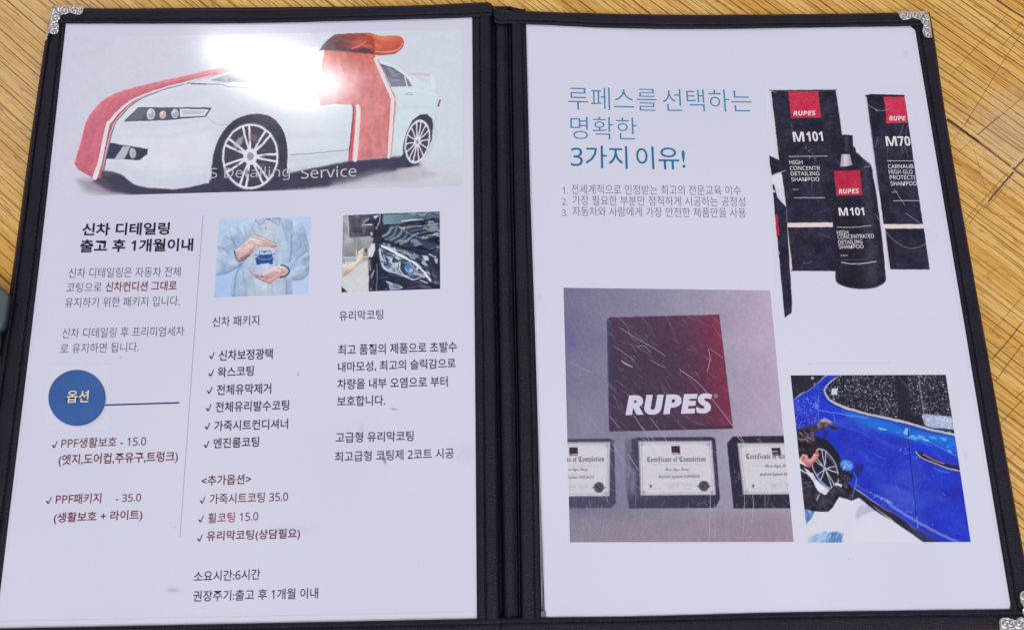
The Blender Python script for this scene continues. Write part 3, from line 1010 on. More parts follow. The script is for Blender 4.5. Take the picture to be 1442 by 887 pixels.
# roof ribbon and bow
roof = A2((655, 330), (690, 115)) + A3((70, 112), (330, 132), (326, 160), (360, 230), (432, 355), (436, 400), (412, 666), (186, 690), (207, 470), (212, 398), (120, 394)) + A2((668, 402),)
c.poly(roof, lambda X, Y: lerp((204, 106, 94), (211, 132, 136), (Y - 72) / 30) + 12 * (vnoise(X, Y, 5, 12)[..., None] - .5), 1, .9, pillow=(6, 8), folds=(7, 8, 1.5, 78))
c.line(A3((328, 160), (358, 232), (413, 355), (416, 400), (398, 670)), [4.6, 5.2, 6, 5.4, 4.6], (240, 216, 216), 1)
c.line(A3((348, 180), (380, 250), (428, 352), (432, 400), (412, 668)), .8, (238, 200, 202), .8)
c.line(A3((340, 162), (372, 232), (424, 352)), 1.0, (178, 74, 84), .7)
c.poly(A3((212, 398), (228, 400), (222, 470), (204, 688), (186, 690), (207, 470)), (200, 92, 98), .9, .8)
c.line(A3((236, 406), (238, 450), (222, 684)), [6, 6.6, 6.6], (238, 214, 218), 1)
c.line(A3((208, 397), (211, 450), (192, 640)), 1.2, (92, 54, 74), .85)
bowd = A3((35, 115), (70, 70), (115, 33), (200, 27), (302, 25), (332, 60), (322, 137), (260, 128), (130, 116))
c.poly(bowd, lambda X, Y: lerp((92, 66, 78), (188, 92, 78), (X - 462) / 62) + 14 * (vnoise(X, Y, 7, 21)[..., None] - .5), 1, .9, pillow=(4, 22), folds=(6, 14, .3, 79))
c.poly(A3((60, 108), (300, 105), (312, 130), (240, 128), (110, 116)), (76, 58, 78), .85, 2)
c.line(A3((206, 108), (245, 92), (280, 68)), [1.6, 1.8, .8], (224, 176, 176), .9)
c.poly(A3((180, 108), (220, 60), (290, 40), (270, 90), (230, 110)), (200, 96, 84), .6, 4)
c.poly(A3((296, 25), (330, 33), (360, 41), (420, 38), (460, 45), (476, 72), (465, 106), (430, 130), (380, 138), (325, 136), (322, 70)), lambda X, Y: lerp((214, 112, 92), (204, 102, 86), (Y - 50) / 26), 1, .9, curve=True, pillow=(5, 20), folds=(6, 8, .1, 80))
c.line(A3((330, 124), (400, 124), (450, 108), (470, 80)), [1.5, 2.8, 1.2], (232, 158, 140), .8)
c.line(A3((320, 135), (325, 100), (305, 40)), 1.2, (166, 70, 60), .7)
c.line(A3((330, 137), (385, 139), (432, 131)), 1.0, (120, 70, 80), .5)
for a_, b_, w_, k_ in (((330, 500), (800, 470), 3, .35), ((300, 560), (790, 520), 5, .25), ((420, 740), (790, 720), 4, .3)):
    c.line(A1(a_, ((a_[0] + b_[0]) / 2, a_[1] + 4), b_), w_, (190, 196, 214), k_, 3)
c.line(A2((520, 380), (640, 400), (800, 420)), 3, (196, 204, 218), .5, 3)
c.line(A2((510, 560), (640, 556), (800, 548)), 6, (198, 206, 218), .5, 5)
c.line(A2((505, 690), (660, 672), (800, 650)), 4, (190, 196, 210), .5, 3)
c.line(A3((440, 420), (520, 410), (650, 415)), 3, (190, 206, 220), .6, 3)
c.line(A3((430, 320), (540, 325), (640, 345)), 1.5, (224, 232, 240), .7, 2)
c.line(A3((632, 480), (640, 560), (600, 660)), 2, (178, 188, 202), .6, 2)
c.reflections(A2((105, 272), (262, 214), (440, 200), (480, 300), (200, 283)), (176, 182, 196), .5, 8, .3, 140)
c.reflections(A3((355, 184), (470, 240), (520, 302), (410, 306)), (160, 166, 182), .5, 6, .5, 141)
c.reflections(A1((240, 740), (340, 770), (480, 835), (600, 845), (600, 870), (260, 860)), (110, 108, 130), .5, 6, .05, 142)
for q_ in (A2((305, 667))[0],):
    for i in range(14):
        t_ = rng.uniform(0, 6.28)
        c.ell((q_[0] + 20 * math.cos(t_), q_[1] + 23 * math.sin(t_)), rng.uniform(1, 3), rng.uniform(1, 3), (130, 112, 128) if i % 3 else (46, 42, 60), .5, 1)
c.C += 5 * np.clip((c.C.mean(-1) - 150) / 50, 0, 1)[..., None]
c.photo_noise(2.6)
c.grain(3, 1.6)
car_pic = c.build('printed_picture', ZPH, left)
tag(car_pic, 'wide picture of a white saloon car tied with a red ribbon and bow')
text(car_pic, 'picture_lettering', 'S Detailing', A2((93, 797))[0], A2((510, 789))[0], 19.5, (178, 180, 196), -.004)
text(car_pic, 'picture_lettering', 'Service', A2((569, 783))[0], A3((229, 771))[0], 15.6, (190, 191, 205), 0.0)

# ---- picture: shirt and two hands round a small blue car
Hc = crop(295, 295, 6.82)
c = Canvas([(308.8, 309.6), (438, 305.4), (434.3, 413.6), (301.6, 418.8)], PAPER, 2.4, .6)
c.C[:] = lerp((148, 182, 232), (190, 208, 236), np.hypot(c.X - 300, (c.Y - 420) * .6) / 90) * .55 + .45 * lerp((186, 205, 235), (168, 196, 236), c.U)
torso = Hc((205, 842), (212, 700), (240, 560), (255, 380), (270, 200), (360, 125), (448, 98), (680, 84), (800, 108), (880, 140), (900, 300), (800, 520), (792, 640), (796, 830))
c.poly(torso, lambda X, Y: lerp((162, 182, 212), (194, 205, 222), 1 - np.abs(X - 375) / 40) + 8 * (vnoise(X, Y, 5, 31)[..., None] - .5), 1, .8, pillow=(5, 12), folds=(6, 9, 1.45, 110))
larm = Hc((60, 632), (66, 500), (80, 360), (140, 262), (230, 155), (330, 120), (440, 100), (400, 230), (300, 350), (238, 400), (262, 488), (332, 492), (310, 530), (180, 606))
c.poly(larm, lambda X, Y: lerp((158, 180, 213), (188, 203, 224), vnoise(X, Y, 7, 33)), 1, .8, curve=True, pillow=(5, 20), folds=(6, 15, .9, 112))
rarm = Hc((800, 108), (890, 135), (932, 250), (962, 420), (960, 590), (900, 668), (800, 680), (735, 640), (772, 596), (700, 535), (770, 510), (790, 380), (800, 240))
c.poly(rarm, lambda X, Y: lerp((154, 178, 212), (186, 203, 226), vnoise(X, Y, 7, 35)), 1, .8, curve=True, pillow=(5, 20), folds=(6, 16, -.7, 114))
for pts, w, a in ((((145, 255), (210, 290), (250, 330)), 1.4, .6), (((85, 360), (140, 380), (180, 410)), 1.3, .55), (((330, 150), (350, 230), (320, 330)), 1.4, .45), (((210, 275), (250, 350)), 1.2, .5),
                  (((790, 250), (786, 380), (770, 500)), 2.4, .6), (((840, 220), (880, 330), (830, 400)), 1.6, .45), (((800, 500), (870, 450), (940, 390)), 1.3, .5), (((300, 520), (250, 660), (240, 830)), 2.6, .5),
                  (((300, 520), (340, 700)), 1.6, .3), (((740, 690), (745, 820)), 2.2, .5), (((560, 700), (565, 830)), .8, .35), (((700, 130), (740, 300)), 1.4, .35), (((400, 150), (470, 330)), 1.6, .3),
                  (((68, 628), (180, 604), (300, 535)), 1.1, .6), (((790, 676), (900, 664), (958, 595)), 1.0, .5), (((900, 300), (930, 380), (962, 440)), 1.2, .5), (((780, 520), (850, 540), (940, 520)), 1.2, .4)):
    c.line(Hc(*pts), w, (106, 132, 178), a, 1.0)
c.poly(Hc((448, 98), (560, 88), (680, 84), (672, 110), (640, 140), (560, 100), (480, 140), (440, 112)), (176, 190, 214), 1, .7)
c.line(Hc((442, 96), (446, 115), (490, 145), (545, 100)), .9, (120, 138, 172), .8)
c.line(Hc((560, 96), (630, 130), (660, 150), (676, 88)), .9, (120, 138, 172), .8)
c.line(Hc((550, 88), (585, 92)), 1.2, (110, 84, 90), .9)
c.line(Hc((610, 84), (674, 82)), 1.4, (90, 84, 100), .8)
c.ell(Hc((540, 182))[0], 1, 1.1, (110, 130, 165), .8)
c.ell(Hc((575, 215))[0], 2, 2.5, (206, 214, 228), .7, 1)
hand = Hc((240, 400), (300, 350), (400, 268), (450, 245), (560, 285), (640, 330), (652, 352), (600, 362), (480, 350), (440, 395), (385, 440), (340, 468), (290, 490), (256, 460))
c.poly(hand, lambda X, Y: lerp((226, 202, 200), (204, 168, 168), (Y - 338) / 26), 1, .6, pillow=(2.2, 30), folds=(4, 16, .35, 116))
for pts, w, col, a in ((((404, 264), (500, 290), (590, 330), (640, 350)), .8, (150, 104, 112), .8), (((450, 247), (540, 280), (640, 332)), .9, (120, 78, 90), .8), (((380, 300), (470, 310), (580, 345)), .7, (170, 126, 132), .7),
                       (((300, 380), (360, 330), (410, 300)), .8, (190, 144, 146), .6), (((350, 440), (400, 400), (440, 350)), 2.4, (186, 132, 134), .7), (((590, 358), (645, 352)), 1.4, (150, 90, 100), .7)):
    c.line(Hc(*pts), w, col, a)
c.line(Hc((238, 400), (246, 440), (270, 485), (315, 492), (385, 440)), 1.6, (70, 66, 90), .85)
c.poly(Hc((290, 462), (340, 440), (390, 425), (370, 460), (310, 490)), (130, 96, 112), .7, 1.2)
hand2 = Hc((370, 590), (388, 584), (440, 612), (505, 636), (560, 590), (620, 552), (690, 534), (742, 560), (770, 600), (735, 635), (650, 662), (580, 714), (520, 694), (440, 645))
c.poly(hand2, lambda X, Y: lerp((228, 202, 200), (196, 156, 158), (Y - 376) / 22), 1, .6, pillow=(2.2, 32), folds=(4, 16, -.35, 118))
for pts, w, col, a in ((((388, 592), (450, 630), (500, 652), (600, 650)), .9, (150, 104, 114), .8), (((500, 638), (512, 648)), 1.4, (90, 60, 76), .9), (((440, 645), (520, 690), (585, 712)), 1.2, (140, 92, 104), .7),
                       (((600, 700), (640, 660), (720, 600)), 1.2, (160, 112, 120), .6), (((530, 640), (600, 605), (660, 600)), .7, (180, 134, 138), .7), (((660, 560), (700, 590), (690, 640)), 3, (196, 140, 134), .6)):
    c.line(Hc(*pts), w, col, a)
c.line(Hc((690, 534), (735, 550), (768, 596), (740, 634), (680, 652)), 2.2, (70, 60, 84), .85)
cb = Hc((443, 465), (470, 448), (480, 402), (590, 396), (606, 446), (616, 470), (608, 528), (580, 530), (578, 520), (480, 522), (478, 532), (448, 530))
c.poly(cb, (52, 88, 152), 1, .6)
c.poly(Hc((474, 432), (488, 406), (585, 402), (598, 432)), (186, 200, 222), 1, .5)
c.line(Hc((440, 436), (478, 440)), 1.0, (46, 80, 144), 1)
c.line(Hc((596, 434), (626, 430)), 1.0, (46, 80, 144), 1)
c.ell(Hc((530, 406))[0], 1.8, .9, (40, 56, 104), 1)
c.line(Hc((462, 462), (490, 478), (530, 480), (570, 478), (602, 460)), 1.0, (150, 176, 214), .9)
c.line(Hc((455, 505), (530, 512), (605, 502)), .8, (36, 66, 126), .9)
c.photo_noise(5)
p = c.build('printed_picture', ZPH, left)
tag(p, 'small picture of a pale blue shirt with two hands around a blue car symbol')

# ---- picture: dark car headlight being polished
Kc = crop(475, 290, 6.82)
c = Canvas([(483.2, 303.2), (619.2, 298), (619.9, 406.7), (480.8, 411.8)], (50, 52, 72), 2.4, .7)
c.C += 16 * (vnoise(c.X, c.Y, 9, 41)[..., None] - .5)
c.poly(Kc((40, 80), (330, 76), (340, 330), (305, 500), (300, 840), (30, 840)), lambda X, Y: lerp((180, 184, 186), (150, 154, 160), vnoise(X, Y, 12, 43)), 1, .7)
c.poly(Kc((110, 90), (350, 82), (352, 292), (115, 302)), lambda X, Y: lerp((66, 66, 84), (92, 92, 108), vnoise(X, Y * 4, 12, 44)), 1, .7)
c.poly(Kc((55, 380), (180, 330), (330, 330), (290, 490), (60, 500)), lambda X, Y: lerp((150, 152, 156), (122, 124, 132), (Y - 345) / 18), .8, 3)
c.poly(Kc((50, 545), (300, 530), (300, 840), (40, 840)), (204, 207, 211), 1, 2)
c.line(Kc((58, 498), (290, 488)), 1.4, (220, 222, 226), .9)
c.line(Kc((184, 345), (186, 520)), 1.6, (206, 208, 212), .9)
c.line(Kc((56, 90), (54, 480)), 1.4, (140, 140, 150), .7)
c.line(Kc((44, 575), (80, 570)), 2.4, (232, 232, 238), .9)
c.line(Kc((60, 510), (66, 560)), 1, (110, 112, 122), .7)
c.poly(Kc((238, 185), (270, 140), (320, 122), (352, 150), (345, 178), (280, 190)), (52, 58, 80), 1, .7)
c.line(Kc((240, 186), (262, 150), (300, 128)), 1.8, (196, 204, 214), .9)
c.line(Kc((246, 186), (330, 180)), 2.0, (222, 226, 234), .9)
c.poly(Kc((345, 95), (395, 88), (392, 118), (360, 126)), (226, 228, 234), .9, 1)
c.line(Kc((385, 120), (372, 220), (330, 300)), [4, 3, 2.4], (52, 52, 72), 1)
c.line(Kc((415, 82), (400, 170), (372, 215)), 2.0, (168, 178, 190), .85)
c.poly(Kc((445, 84), (985, 60), (985, 118), (700, 150), (600, 178), (450, 182), (435, 140)), lambda X, Y: lerp((116, 144, 156), (80, 98, 116), (X - 545) / 60), 1, .7)
c.line(Kc((440, 186), (600, 178), (720, 148), (985, 118)), 1.5, (40, 42, 60), .9)
c.line(Kc((620, 146), (720, 134), (830, 132)), [1, 2, .8], (222, 226, 232), .9)
c.line(Kc((860, 130), (920, 95)), .7, (160, 176, 186), .6)
bonnet = Kc((440, 300), (500, 200), (600, 182), (980, 130), (985, 470), (800, 430), (620, 380), (460, 340))
c.poly(bonnet, (58, 62, 84), .9, 1.5)
for i, (a, b, d) in enumerate((((440, 290), (490, 260), (520, 205)), ((470, 320), (540, 280), (570, 215)), ((510, 330), (590, 290), (620, 235)), ((560, 350), (640, 310), (670, 262)), ((610, 365), (690, 320), (730, 282)))):
    c.line(Kc(a, b, d), 3.2, (128, 150, 160) if i % 2 == 0 else (112, 132, 146), .9, 1.0)
c.line(Kc((440, 296), (560, 200), (640, 230), (740, 290), (830, 312), (900, 296)), 1.2, (150, 166, 178), .8)
c.line(Kc((600, 210), (700, 200), (830, 190), (930, 172)), 1.6, (196, 204, 214), .8)
c.line(Kc((640, 250), (700, 215), (760, 200)), 2.6, (98, 92, 108), .8)
c.line(Kc((700, 245), (800, 225), (980, 200)), 1.4, (128, 132, 146), .7)
c.line(Kc((790, 265), (860, 250), (985, 240)), 1.3, (150, 154, 168), .7)
c.line(Kc((920, 250), (985, 240)), 2.4, (214, 218, 226), .9)
c.line(Kc((950, 285), (985, 295)), 1.6, (200, 206, 216), .8)
c.poly(Kc((680, 380), (800, 330), (960, 390), (900, 430)), (66, 72, 104), .8, 3)
c.poly(Kc((385, 190), (450, 195), (430, 270), (380, 260)), (58, 48, 62), 1, 1)
c.line(Kc((400, 265), (440, 320), (460, 345)), 1.2, (30, 30, 46), .9)
c.poly(Kc((290, 430), (330, 365), (362, 362), (362, 420), (340, 490), (300, 490)), (214, 217, 226), 1, 1)
c.poly(Kc((300, 500), (380, 470), (395, 620), (385, 820), (310, 820)), (44, 44, 62), 1, 1)
c.line(Kc((320, 500), (335, 650), (330, 800)), 2.4, (86, 62, 78), .8)
c.line(Kc((378, 560), (384, 700), (374, 820)), 1.2, (150, 160, 186), .7)
c.line(Kc((310, 520), (316, 620)), 1.4, (190, 194, 206), .8)
c.line(Kc((325, 262), (330, 275)), 3, (214, 218, 226), .9)
lamp = Kc((395, 358), (450, 352), (560, 385), (700, 432), (800, 465), (830, 520), (872, 580), (904, 706), (860, 690), (800, 690), (720, 712), (560, 664), (440, 612), (410, 520))
c.poly(lamp, (78, 88, 110), 1, .8)
c.poly(Kc((520, 405), (700, 440), (790, 480), (740, 520), (620, 460)), (132, 148, 160), .9, 1.5)
c.specks(90, Kc((520, 405), (700, 440), (790, 480), (740, 520), (620, 460)), (.3, .9), (206, 214, 222), (.5, .9), 45)
c.ell(Kc((512, 540))[0], 13.5, 12.5, (150, 168, 196), 1, 1.5, .2)
c.ell(Kc((545, 530))[0], 7, 6.5, (214, 222, 236), .9, 2)
c.ell(Kc((480, 565))[0], 6, 5, (90, 106, 140), .8, 2)
c.specks(40, Kc((440, 470), (600, 470), (600, 620), (450, 620)), (.4, 1.4), (52, 58, 82), (.5, .9), 46)
c.specks(24, Kc((440, 470), (600, 470), (600, 620), (450, 620)), (.4, 1.2), (226, 232, 242), (.6, 1), 47)
c.line(Kc((425, 440), (470, 470), (520, 480)), 2, (50, 56, 78), .8)
c.ell(Kc((676, 602))[0], 10.5, 11, (56, 66, 98), 1, 1)
c.ell(Kc((690, 600))[0], 6.5, 7.5, (92, 126, 184), .95, 1.5)
c.ell(Kc((706, 622))[0], 2.4, 3, (176, 206, 236), .8, 1)
c.line(Kc((600, 545), (600, 610), (640, 665), (700, 680)), 1.8, (206, 214, 228), .95)
c.line(Kc((640, 545), (690, 550), (730, 590), (735, 640), (690, 668)), 1.1, (190, 200, 216), .9)
c.line(Kc((430, 388), (520, 430), (600, 468), (680, 515), (745, 550), (830, 632), (895, 715)), [3.4, 4.2, 4.4, 4.0, 3.8, 3.4, 2.6], (226, 230, 240), 1)
c.line(Kc((404, 420), (420, 500), (440, 570), (490, 618), (600, 660), (720, 705), (800, 692)), [3.0, 2.6, 2.4, 2.0, 1.6, 1.2], (196, 206, 224), .95)
c.line(Kc((395, 352), (455, 346), (560, 378), (700, 428), (830, 470)), 1.6, (26, 26, 42), .95)
c.ell(Kc((762, 605))[0], 1.8, 2.4, (216, 220, 228), .9)
c.ell(Kc((790, 640))[0], 2.4, 5, (120, 110, 136), .8, 1)
c.poly(Kc((810, 470), (870, 480), (880, 520), (840, 530)), (206, 208, 220), .95, 1)
c.poly(Kc((925, 500), (962, 510), (958, 560), (940, 548)), (204, 210, 224), .9, 1)
c.line(Kc((880, 465), (940, 490)), 2, (206, 214, 226), .8)
c.line(Kc((800, 716), (865, 738)), 1.8, (196, 204, 218), .9)
c.ell(Kc((945, 736))[0], 1.0, 1.2, (214, 218, 226), .9)
c.line(Kc((860, 560), (940, 640), (960, 720)), 3, (78, 66, 86), .7)
c.poly(Kc((470, 725), (540, 745), (630, 785), (600, 804), (508, 808), (496, 760)), (142, 162, 196), 1, 1)
c.line(Kc((470, 726), (540, 748), (620, 780)), 1.4, (216, 222, 234), .9)
c.line(Kc((400, 690), (480, 685)), 1.0, (110, 118, 146), .7)
c.line(Kc((640, 800), (800, 770), (860, 790)), 1.6, (86, 92, 122), .7)
c.reflections(Kc((470, 300), (560, 190), (985, 130), (985, 460), (800, 420), (620, 370)), (150, 164, 176), .75, 5, -.15, 150, .56, .72)
c.reflections(Kc((600, 200), (985, 130), (985, 330), (760, 300)), (206, 212, 220), .8, 4, -.15, 152, .64, .74)
c.reflections(Kc((600, 200), (985, 130), (985, 460), (700, 400)), (26, 26, 42), .7, 5, .1, 154, .56, .7)
c.reflections(Kc((440, 620), (720, 715), (985, 720), (985, 800), (400, 815)), (104, 112, 142), .7, 5, .25, 156, .58, .74)
c.reflections(Kc((860, 470), (985, 480), (985, 760), (910, 700)), (120, 106, 124), .7, 5, 1.0, 158, .56, .72)
c.reflections(Kc((300, 490), (395, 470), (400, 810), (310, 815)), (150, 150, 168), .8, 4, 1.5, 160, .6, .72)
c.reflections(lamp, (196, 206, 220), .75, 4, .6, 162, .58, .7)
c.reflections(lamp, (34, 38, 58), .75, 4, .5, 164, .58, .7)
c.line(Kc((430, 388), (520, 430), (600, 468), (680, 515), (745, 550), (830, 632), (895, 715)), [2.4, 3.2, 3.4, 3.0, 2.8, 2.4, 1.8], (230, 234, 242), .95)
c.reflections(Kc((440, 70), (985, 60), (985, 118), (600, 178)), (168, 186, 194), .6, 6, -.12, 166, .54, .72)
c.reflections(Kc((50, 90), (330, 80), (330, 490), (50, 500)), (120, 122, 132), .5, 7, 1.4, 168, .54, .74)
arm = Kc((42, 600), (110, 570), (185, 532), (195, 470), (205, 436), (250, 410), (278, 412), (268, 440), (255, 470), (244, 530), (205, 568), (120, 640), (42, 690))
c.poly(arm, lambda X, Y: lerp((230, 212, 200), (212, 186, 176), (Y - 350) / 36), 1, .7, pillow=(2.5, 28), folds=(4, 14, -.7, 170))
c.line(Kc((200, 470), (240, 450), (265, 436)), .8, (178, 148, 142), .8)
c.poly(Kc((258, 420), (285, 405), (288, 440), (266, 446)), (72, 70, 84), .9, .7)
c.poly(Kc((40, 770), (100, 828), (40, 832)), (56, 58, 78), 1, .7)
c.photo_noise(8)
p = c.build('printed_picture', ZPH, left)
tag(p, 'small picture of a hand polishing the headlight of a black car')

# ---- left page: writing
DK, DR, RD, MD, SL = (52, 52, 72), (106, 54, 64), (124, 56, 62), (66, 66, 84), (60, 58, 80)
T = lambda s, p0, p1, h, col=DK, w=0.012, name='list_text', par=left, **k: text(par, name, s, p0, p1, h, col, w, **k)
T('신차 디테일링', (114.8, 332), (238.2, 330.5), 17.5, (40, 40, 58), .025, 'heading_text')
T('출고 후 1개월이내', (111.9, 355.8), (271.4, 353.6), 18.2, (40, 40, 58), .025, 'heading_text')
BP = dict(name='paragraph_text', w=-.006)
T('신차 디테일링은 자동차 전체', (96, 391.4), (253.7, 389.5), 13.9, (78, 76, 94), **BP)
T('코팅으로', (93.1, 411.6), (142.5, 410.8), 13.3, (78, 76, 94), **BP)
T('신차컨디션 그대로', (148, 411), (248.3, 409), 13.8, (122, 52, 62), .012, 'paragraph_text')
T('유지하기 위한 패키지 입니다.', (91, 433.2), (252.6, 430.6), 13.9, (78, 76, 94), **BP)
T('신차 디테일링 후 프리미엄세차', (87, 476.3), (259, 473.2), 14.2, (78, 76, 94), **BP)
T('로 유지하면 됩니다.', (84.4, 497.8), (194.9, 495.2), 13.7, (78, 76, 94), **BP)
# option badge
c = Canvas([(62, 514), (156, 513), (156, 606), (62, 607)], PAPER, 1.6)
c.ell((111, 562.5), 40, 39, (186, 186, 204), .8, 2.5)
c.ell((108.5, 560), 40.2, 39.2, (44, 62, 112), 1, .7)
c.ell((108.5, 560), 39.2, 38.2, (62, 96, 158), 1, .7)
c.C += ((vnoise(c.X, c.Y, 20, 8) - .5) * 8)[..., None] * (np.hypot(c.X - 108.5, c.Y - 560) < 38)[..., None]
c.grain(4, 1.3)
badge = c.build('badge', ZPH, left)
tag(badge, 'round blue option badge')
T('옵션', (92.4, 567.6), (125.2, 566.8), 18.2, (46, 52, 84), .045, 'badge_text', badge, z=ZP + .00009)
T('옵션', (93.2, 567), (124.4, 566.2), 17.2, (232, 214, 196), .012, 'badge_text', badge, z=ZP + .00014)


def rule(pts, w, col, par, name='rule_line'):
    o = ribbons(name, [([pts[0], pts[0], ((pts[0][0] + pts[1][0]) / 2, (pts[0][1] + pts[1][1]) / 2), pts[1], pts[1]], w)], ZP + .00011, ink(col), None)
    return keep(o, par)


def bar(pts, w, col, par, name='rule_line', z=ZP + .00010):
    (ax, ay), (bx, by) = pts
    L_ = math.hypot(bx - ax, by - ay)
    nx, ny = -(by - ay) / L_ * w / 2, (bx - ax) / L_ * w / 2
    q = [(ax + nx, ay + ny), (ax - nx, ay - ny), (bx - nx, by - ny), (bx + nx, by + ny)]
    V = [W(x, y, z) for x, y in q]
    o = mesh_obj(name, V, [(0, 1, 2, 3)], ink(col))
    if o.data.polygons[0].normal.z < 0: o.data.flip_normals()
    return keep(o, par)


bar([(147.5, 570.2), (252.6, 566.9)], 1.9, (42, 48, 84), left)
bar([(285.8, 304), (253.4, 756.5)], 1.0, (166, 168, 196), left)


def tick(x0, x1, yb, col):
    text(left, 'tick_mark', '√', (x0, yb), (x1, yb - .3), 10.0, col, 0.004)


for x, y, s, p0, p1, h, col in ((72.7, 631.2, 'PPF생활보호 - 15.0', (85.8, 631), (205.3, 627.8), 14.2, DR), (64.4, 709.9, 'PPF패키지', (77.9, 709.8), (142, 708), 14.2, RD),
                                (294.4, 506, '신차보정광택', (308, 508), (383.9, 505.4), 14.9, DK), (293.3, 530.7, '왁스코팅', (306.3, 531.6), (357.2, 529), 14.4, DK), (291.2, 555, '전체유막제거', (304.9, 556.4), (381.7, 554), 14.8, DK),
                                (289.7, 579.4, '전체유리발수코팅', (303, 580.6), (407, 577.6), 14.8, DK), (288, 605.2, '가죽시트컨디셔너', (301.2, 606.8), (405.5, 603.6), 14.4, DK), (286.7, 631, '엔진룸코팅', (300.2, 631.4), (364.6, 628.8), 14.4, DK),
                                (281.2, 709.2, '가죽시트코팅 35.0', (295, 709.9), (405.5, 705.9), 14.5, DR), (279, 735.8, '휠코팅 15.0', (292.6, 736.6), (363.6, 733.2), 14.4, RD), (277.4, 762.8, '유리막코팅(상담필요)', (290.5, 763.6), (422.4, 759.6), 16.2, DR)):
    tick(x, x + 7.8, y, col)
    T(s, p0, p1, h, col)
T('(엣지,도어컵,주유구,트렁크)', (81.7, 657), (250, 651.9), 17.2, DR)
T('- 35.0', (162.7, 706.8), (198.3, 705.4), 10.8, DR, .008)
T('(생활보호 + 라이트)', (75, 738), (200, 733.4), 16.4, DR)
T('신차 패키지', (298.8, 460.5), (364.8, 457.9), 14.4, MD, .004)
T('유리막코팅', (477.7, 452.2), (539.7, 449.6), 14.0, MD, .004)
T('<추가옵션>', (283.6, 684), (353.2, 681.1), 14.4, DR)
T('소요시간:6시간', (272.5, 819), (366.3, 815.6), 15.2, DK)
T('권장주기:출고 후 1개월 이내', (271.5, 846.8), (447.7, 842.2), 15.4, DK)
for s, p0, p1 in (('최고 품질의 제품으로 초발수', (475.9, 500.2), (643.6, 495.4)), ('내마모성, 최고의 슬릭감으로', (475.9, 524.6), (641.8, 518.8)), ('차량을 내부 오염으로 부터', (475, 548.4), (630.6, 544.4)), ('보호합니다.', (474.8, 572.2), (542.6, 570.6)),
                  ('고급형 유리막코팅', (472.6, 623.4), (582.4, 620.8)), ('최고급형 코팅제 2코트 시공', (471.6, 650.4), (639.2, 645))):
    T(s, p0, p1, 14.8, DK, .009, 'paragraph_text')

# ---- right page: heading and list
LB = (70, 132, 168)
H = dict(name='heading_text', par=right)
T('루페스를', (800.3, 154.4), (925.5, 156.8), 31.8, LB, -.011, **H)
T('선택하는', (934.6, 157), (1059.4, 158), 31.2, LB, -.011, **H)
T('명확한', (803.6, 195.9), (897.4, 197.4), 31.8, LB, -.011, **H)
T('3가지', (803.9, 236.2), (884, 238), 31.8, (36, 112, 154), .002, **H)
T('이유!', (896.6, 238.2), (965.6, 239), 32, (36, 112, 154), .002, **H)
GR = (112, 108, 124)
for n_, x, y, s, p0, p1 in (('1.', 792.2, 272.9, '전세계적으로 인정받는 최고의 전문교육 이수', (805, 273.4), (1043.6, 275.2)), ('2.', 791.7, 288.8, '가장 필요한 부분만 정직하게 시공하는 공정성', (806.5, 288.8), (1050, 291)),
                            ('3.', 791.7, 304.3, '자동차와 사람에게 가장 안전한 제품만을 사용', (806.5, 304.4), (1050.8, 306.6))):
    T(n_, (x, y), (x + 7.6, y + .1), 9.2, GR, -.006, par=right)
    T(s, p0, p1, 13.6, GR, -.008, par=right)

# ---- picture: shampoo cartons and bottles
P1, P2, P3, P4 = crop(1070, 115, 5.917), crop(1070, 260, 4.433), crop(1160, 180, 3.694), crop(1200, 120, 5.917)
c = Canvas([(1076, 119.5), (1298, 121.5), (1332, 451), (1095, 451)], PAPER, 1.9, .3)
BASE_ = c.C.copy()
INK = lambda X, Y: lerp((40, 38, 56), (54, 51, 72), vnoise(X, Y, 11, 51) * 1.2 - .1)
# tall carton left
c.poly(P1((80, 80), (97, 84), (165, 645), (130, 640)), (214, 204, 206), 1, .6)
c.poly(P1((132, 640), (165, 640), (186, 760), (190, 890), (160, 890)) , (212, 200, 204), 1, .6)
c.poly(P1((630, 74), (642, 76), (672, 330), (694, 470), (684, 470)), (206, 190, 200), 1, .6)
c.poly(P1((94, 84), (120, 74), (632, 72), (690, 480), (760, 900)) + P2((480, 236), (172, 241), (165, 140), (150, 20)) + P1((160, 650),), INK, 1, .6)
c.line(P1((78, 73), (300, 74), (640, 70)), 1.1, (100, 88, 98), .9)
c.line(P1((112, 84), (135, 92)), .9, (206, 200, 212), .7)
c.poly(P1((235, 83), (487, 82), (508, 300), (262, 305)), lambda X, Y: lerp((200, 54, 84), (186, 50, 78), vnoise(X, Y, 7, 52)), 1, .6)
c.line(P1((245, 625), (562, 621)), .9, (214, 206, 216), .95)
c.line(P2((215, 83), (405, 82)), 1.0, (206, 198, 210), .95)
c.poly(P2((172, 240), (432, 237), (433, 262), (172, 266)), (228, 206, 206), 1, .6)
c.poly(P2((174, 267), (500, 264), (480, 538), (200, 537)), INK, 1, .6)
c.poly(P2((170, 290), (180, 330), (204, 528), (184, 536)), (216, 202, 206), 1, .6)
c.line(P2((270, 490), (300, 488), (325, 478)), .8, (150, 146, 164), .7)
c.line(P2((195, 536), (470, 539)), .8, (30, 28, 44), .8)
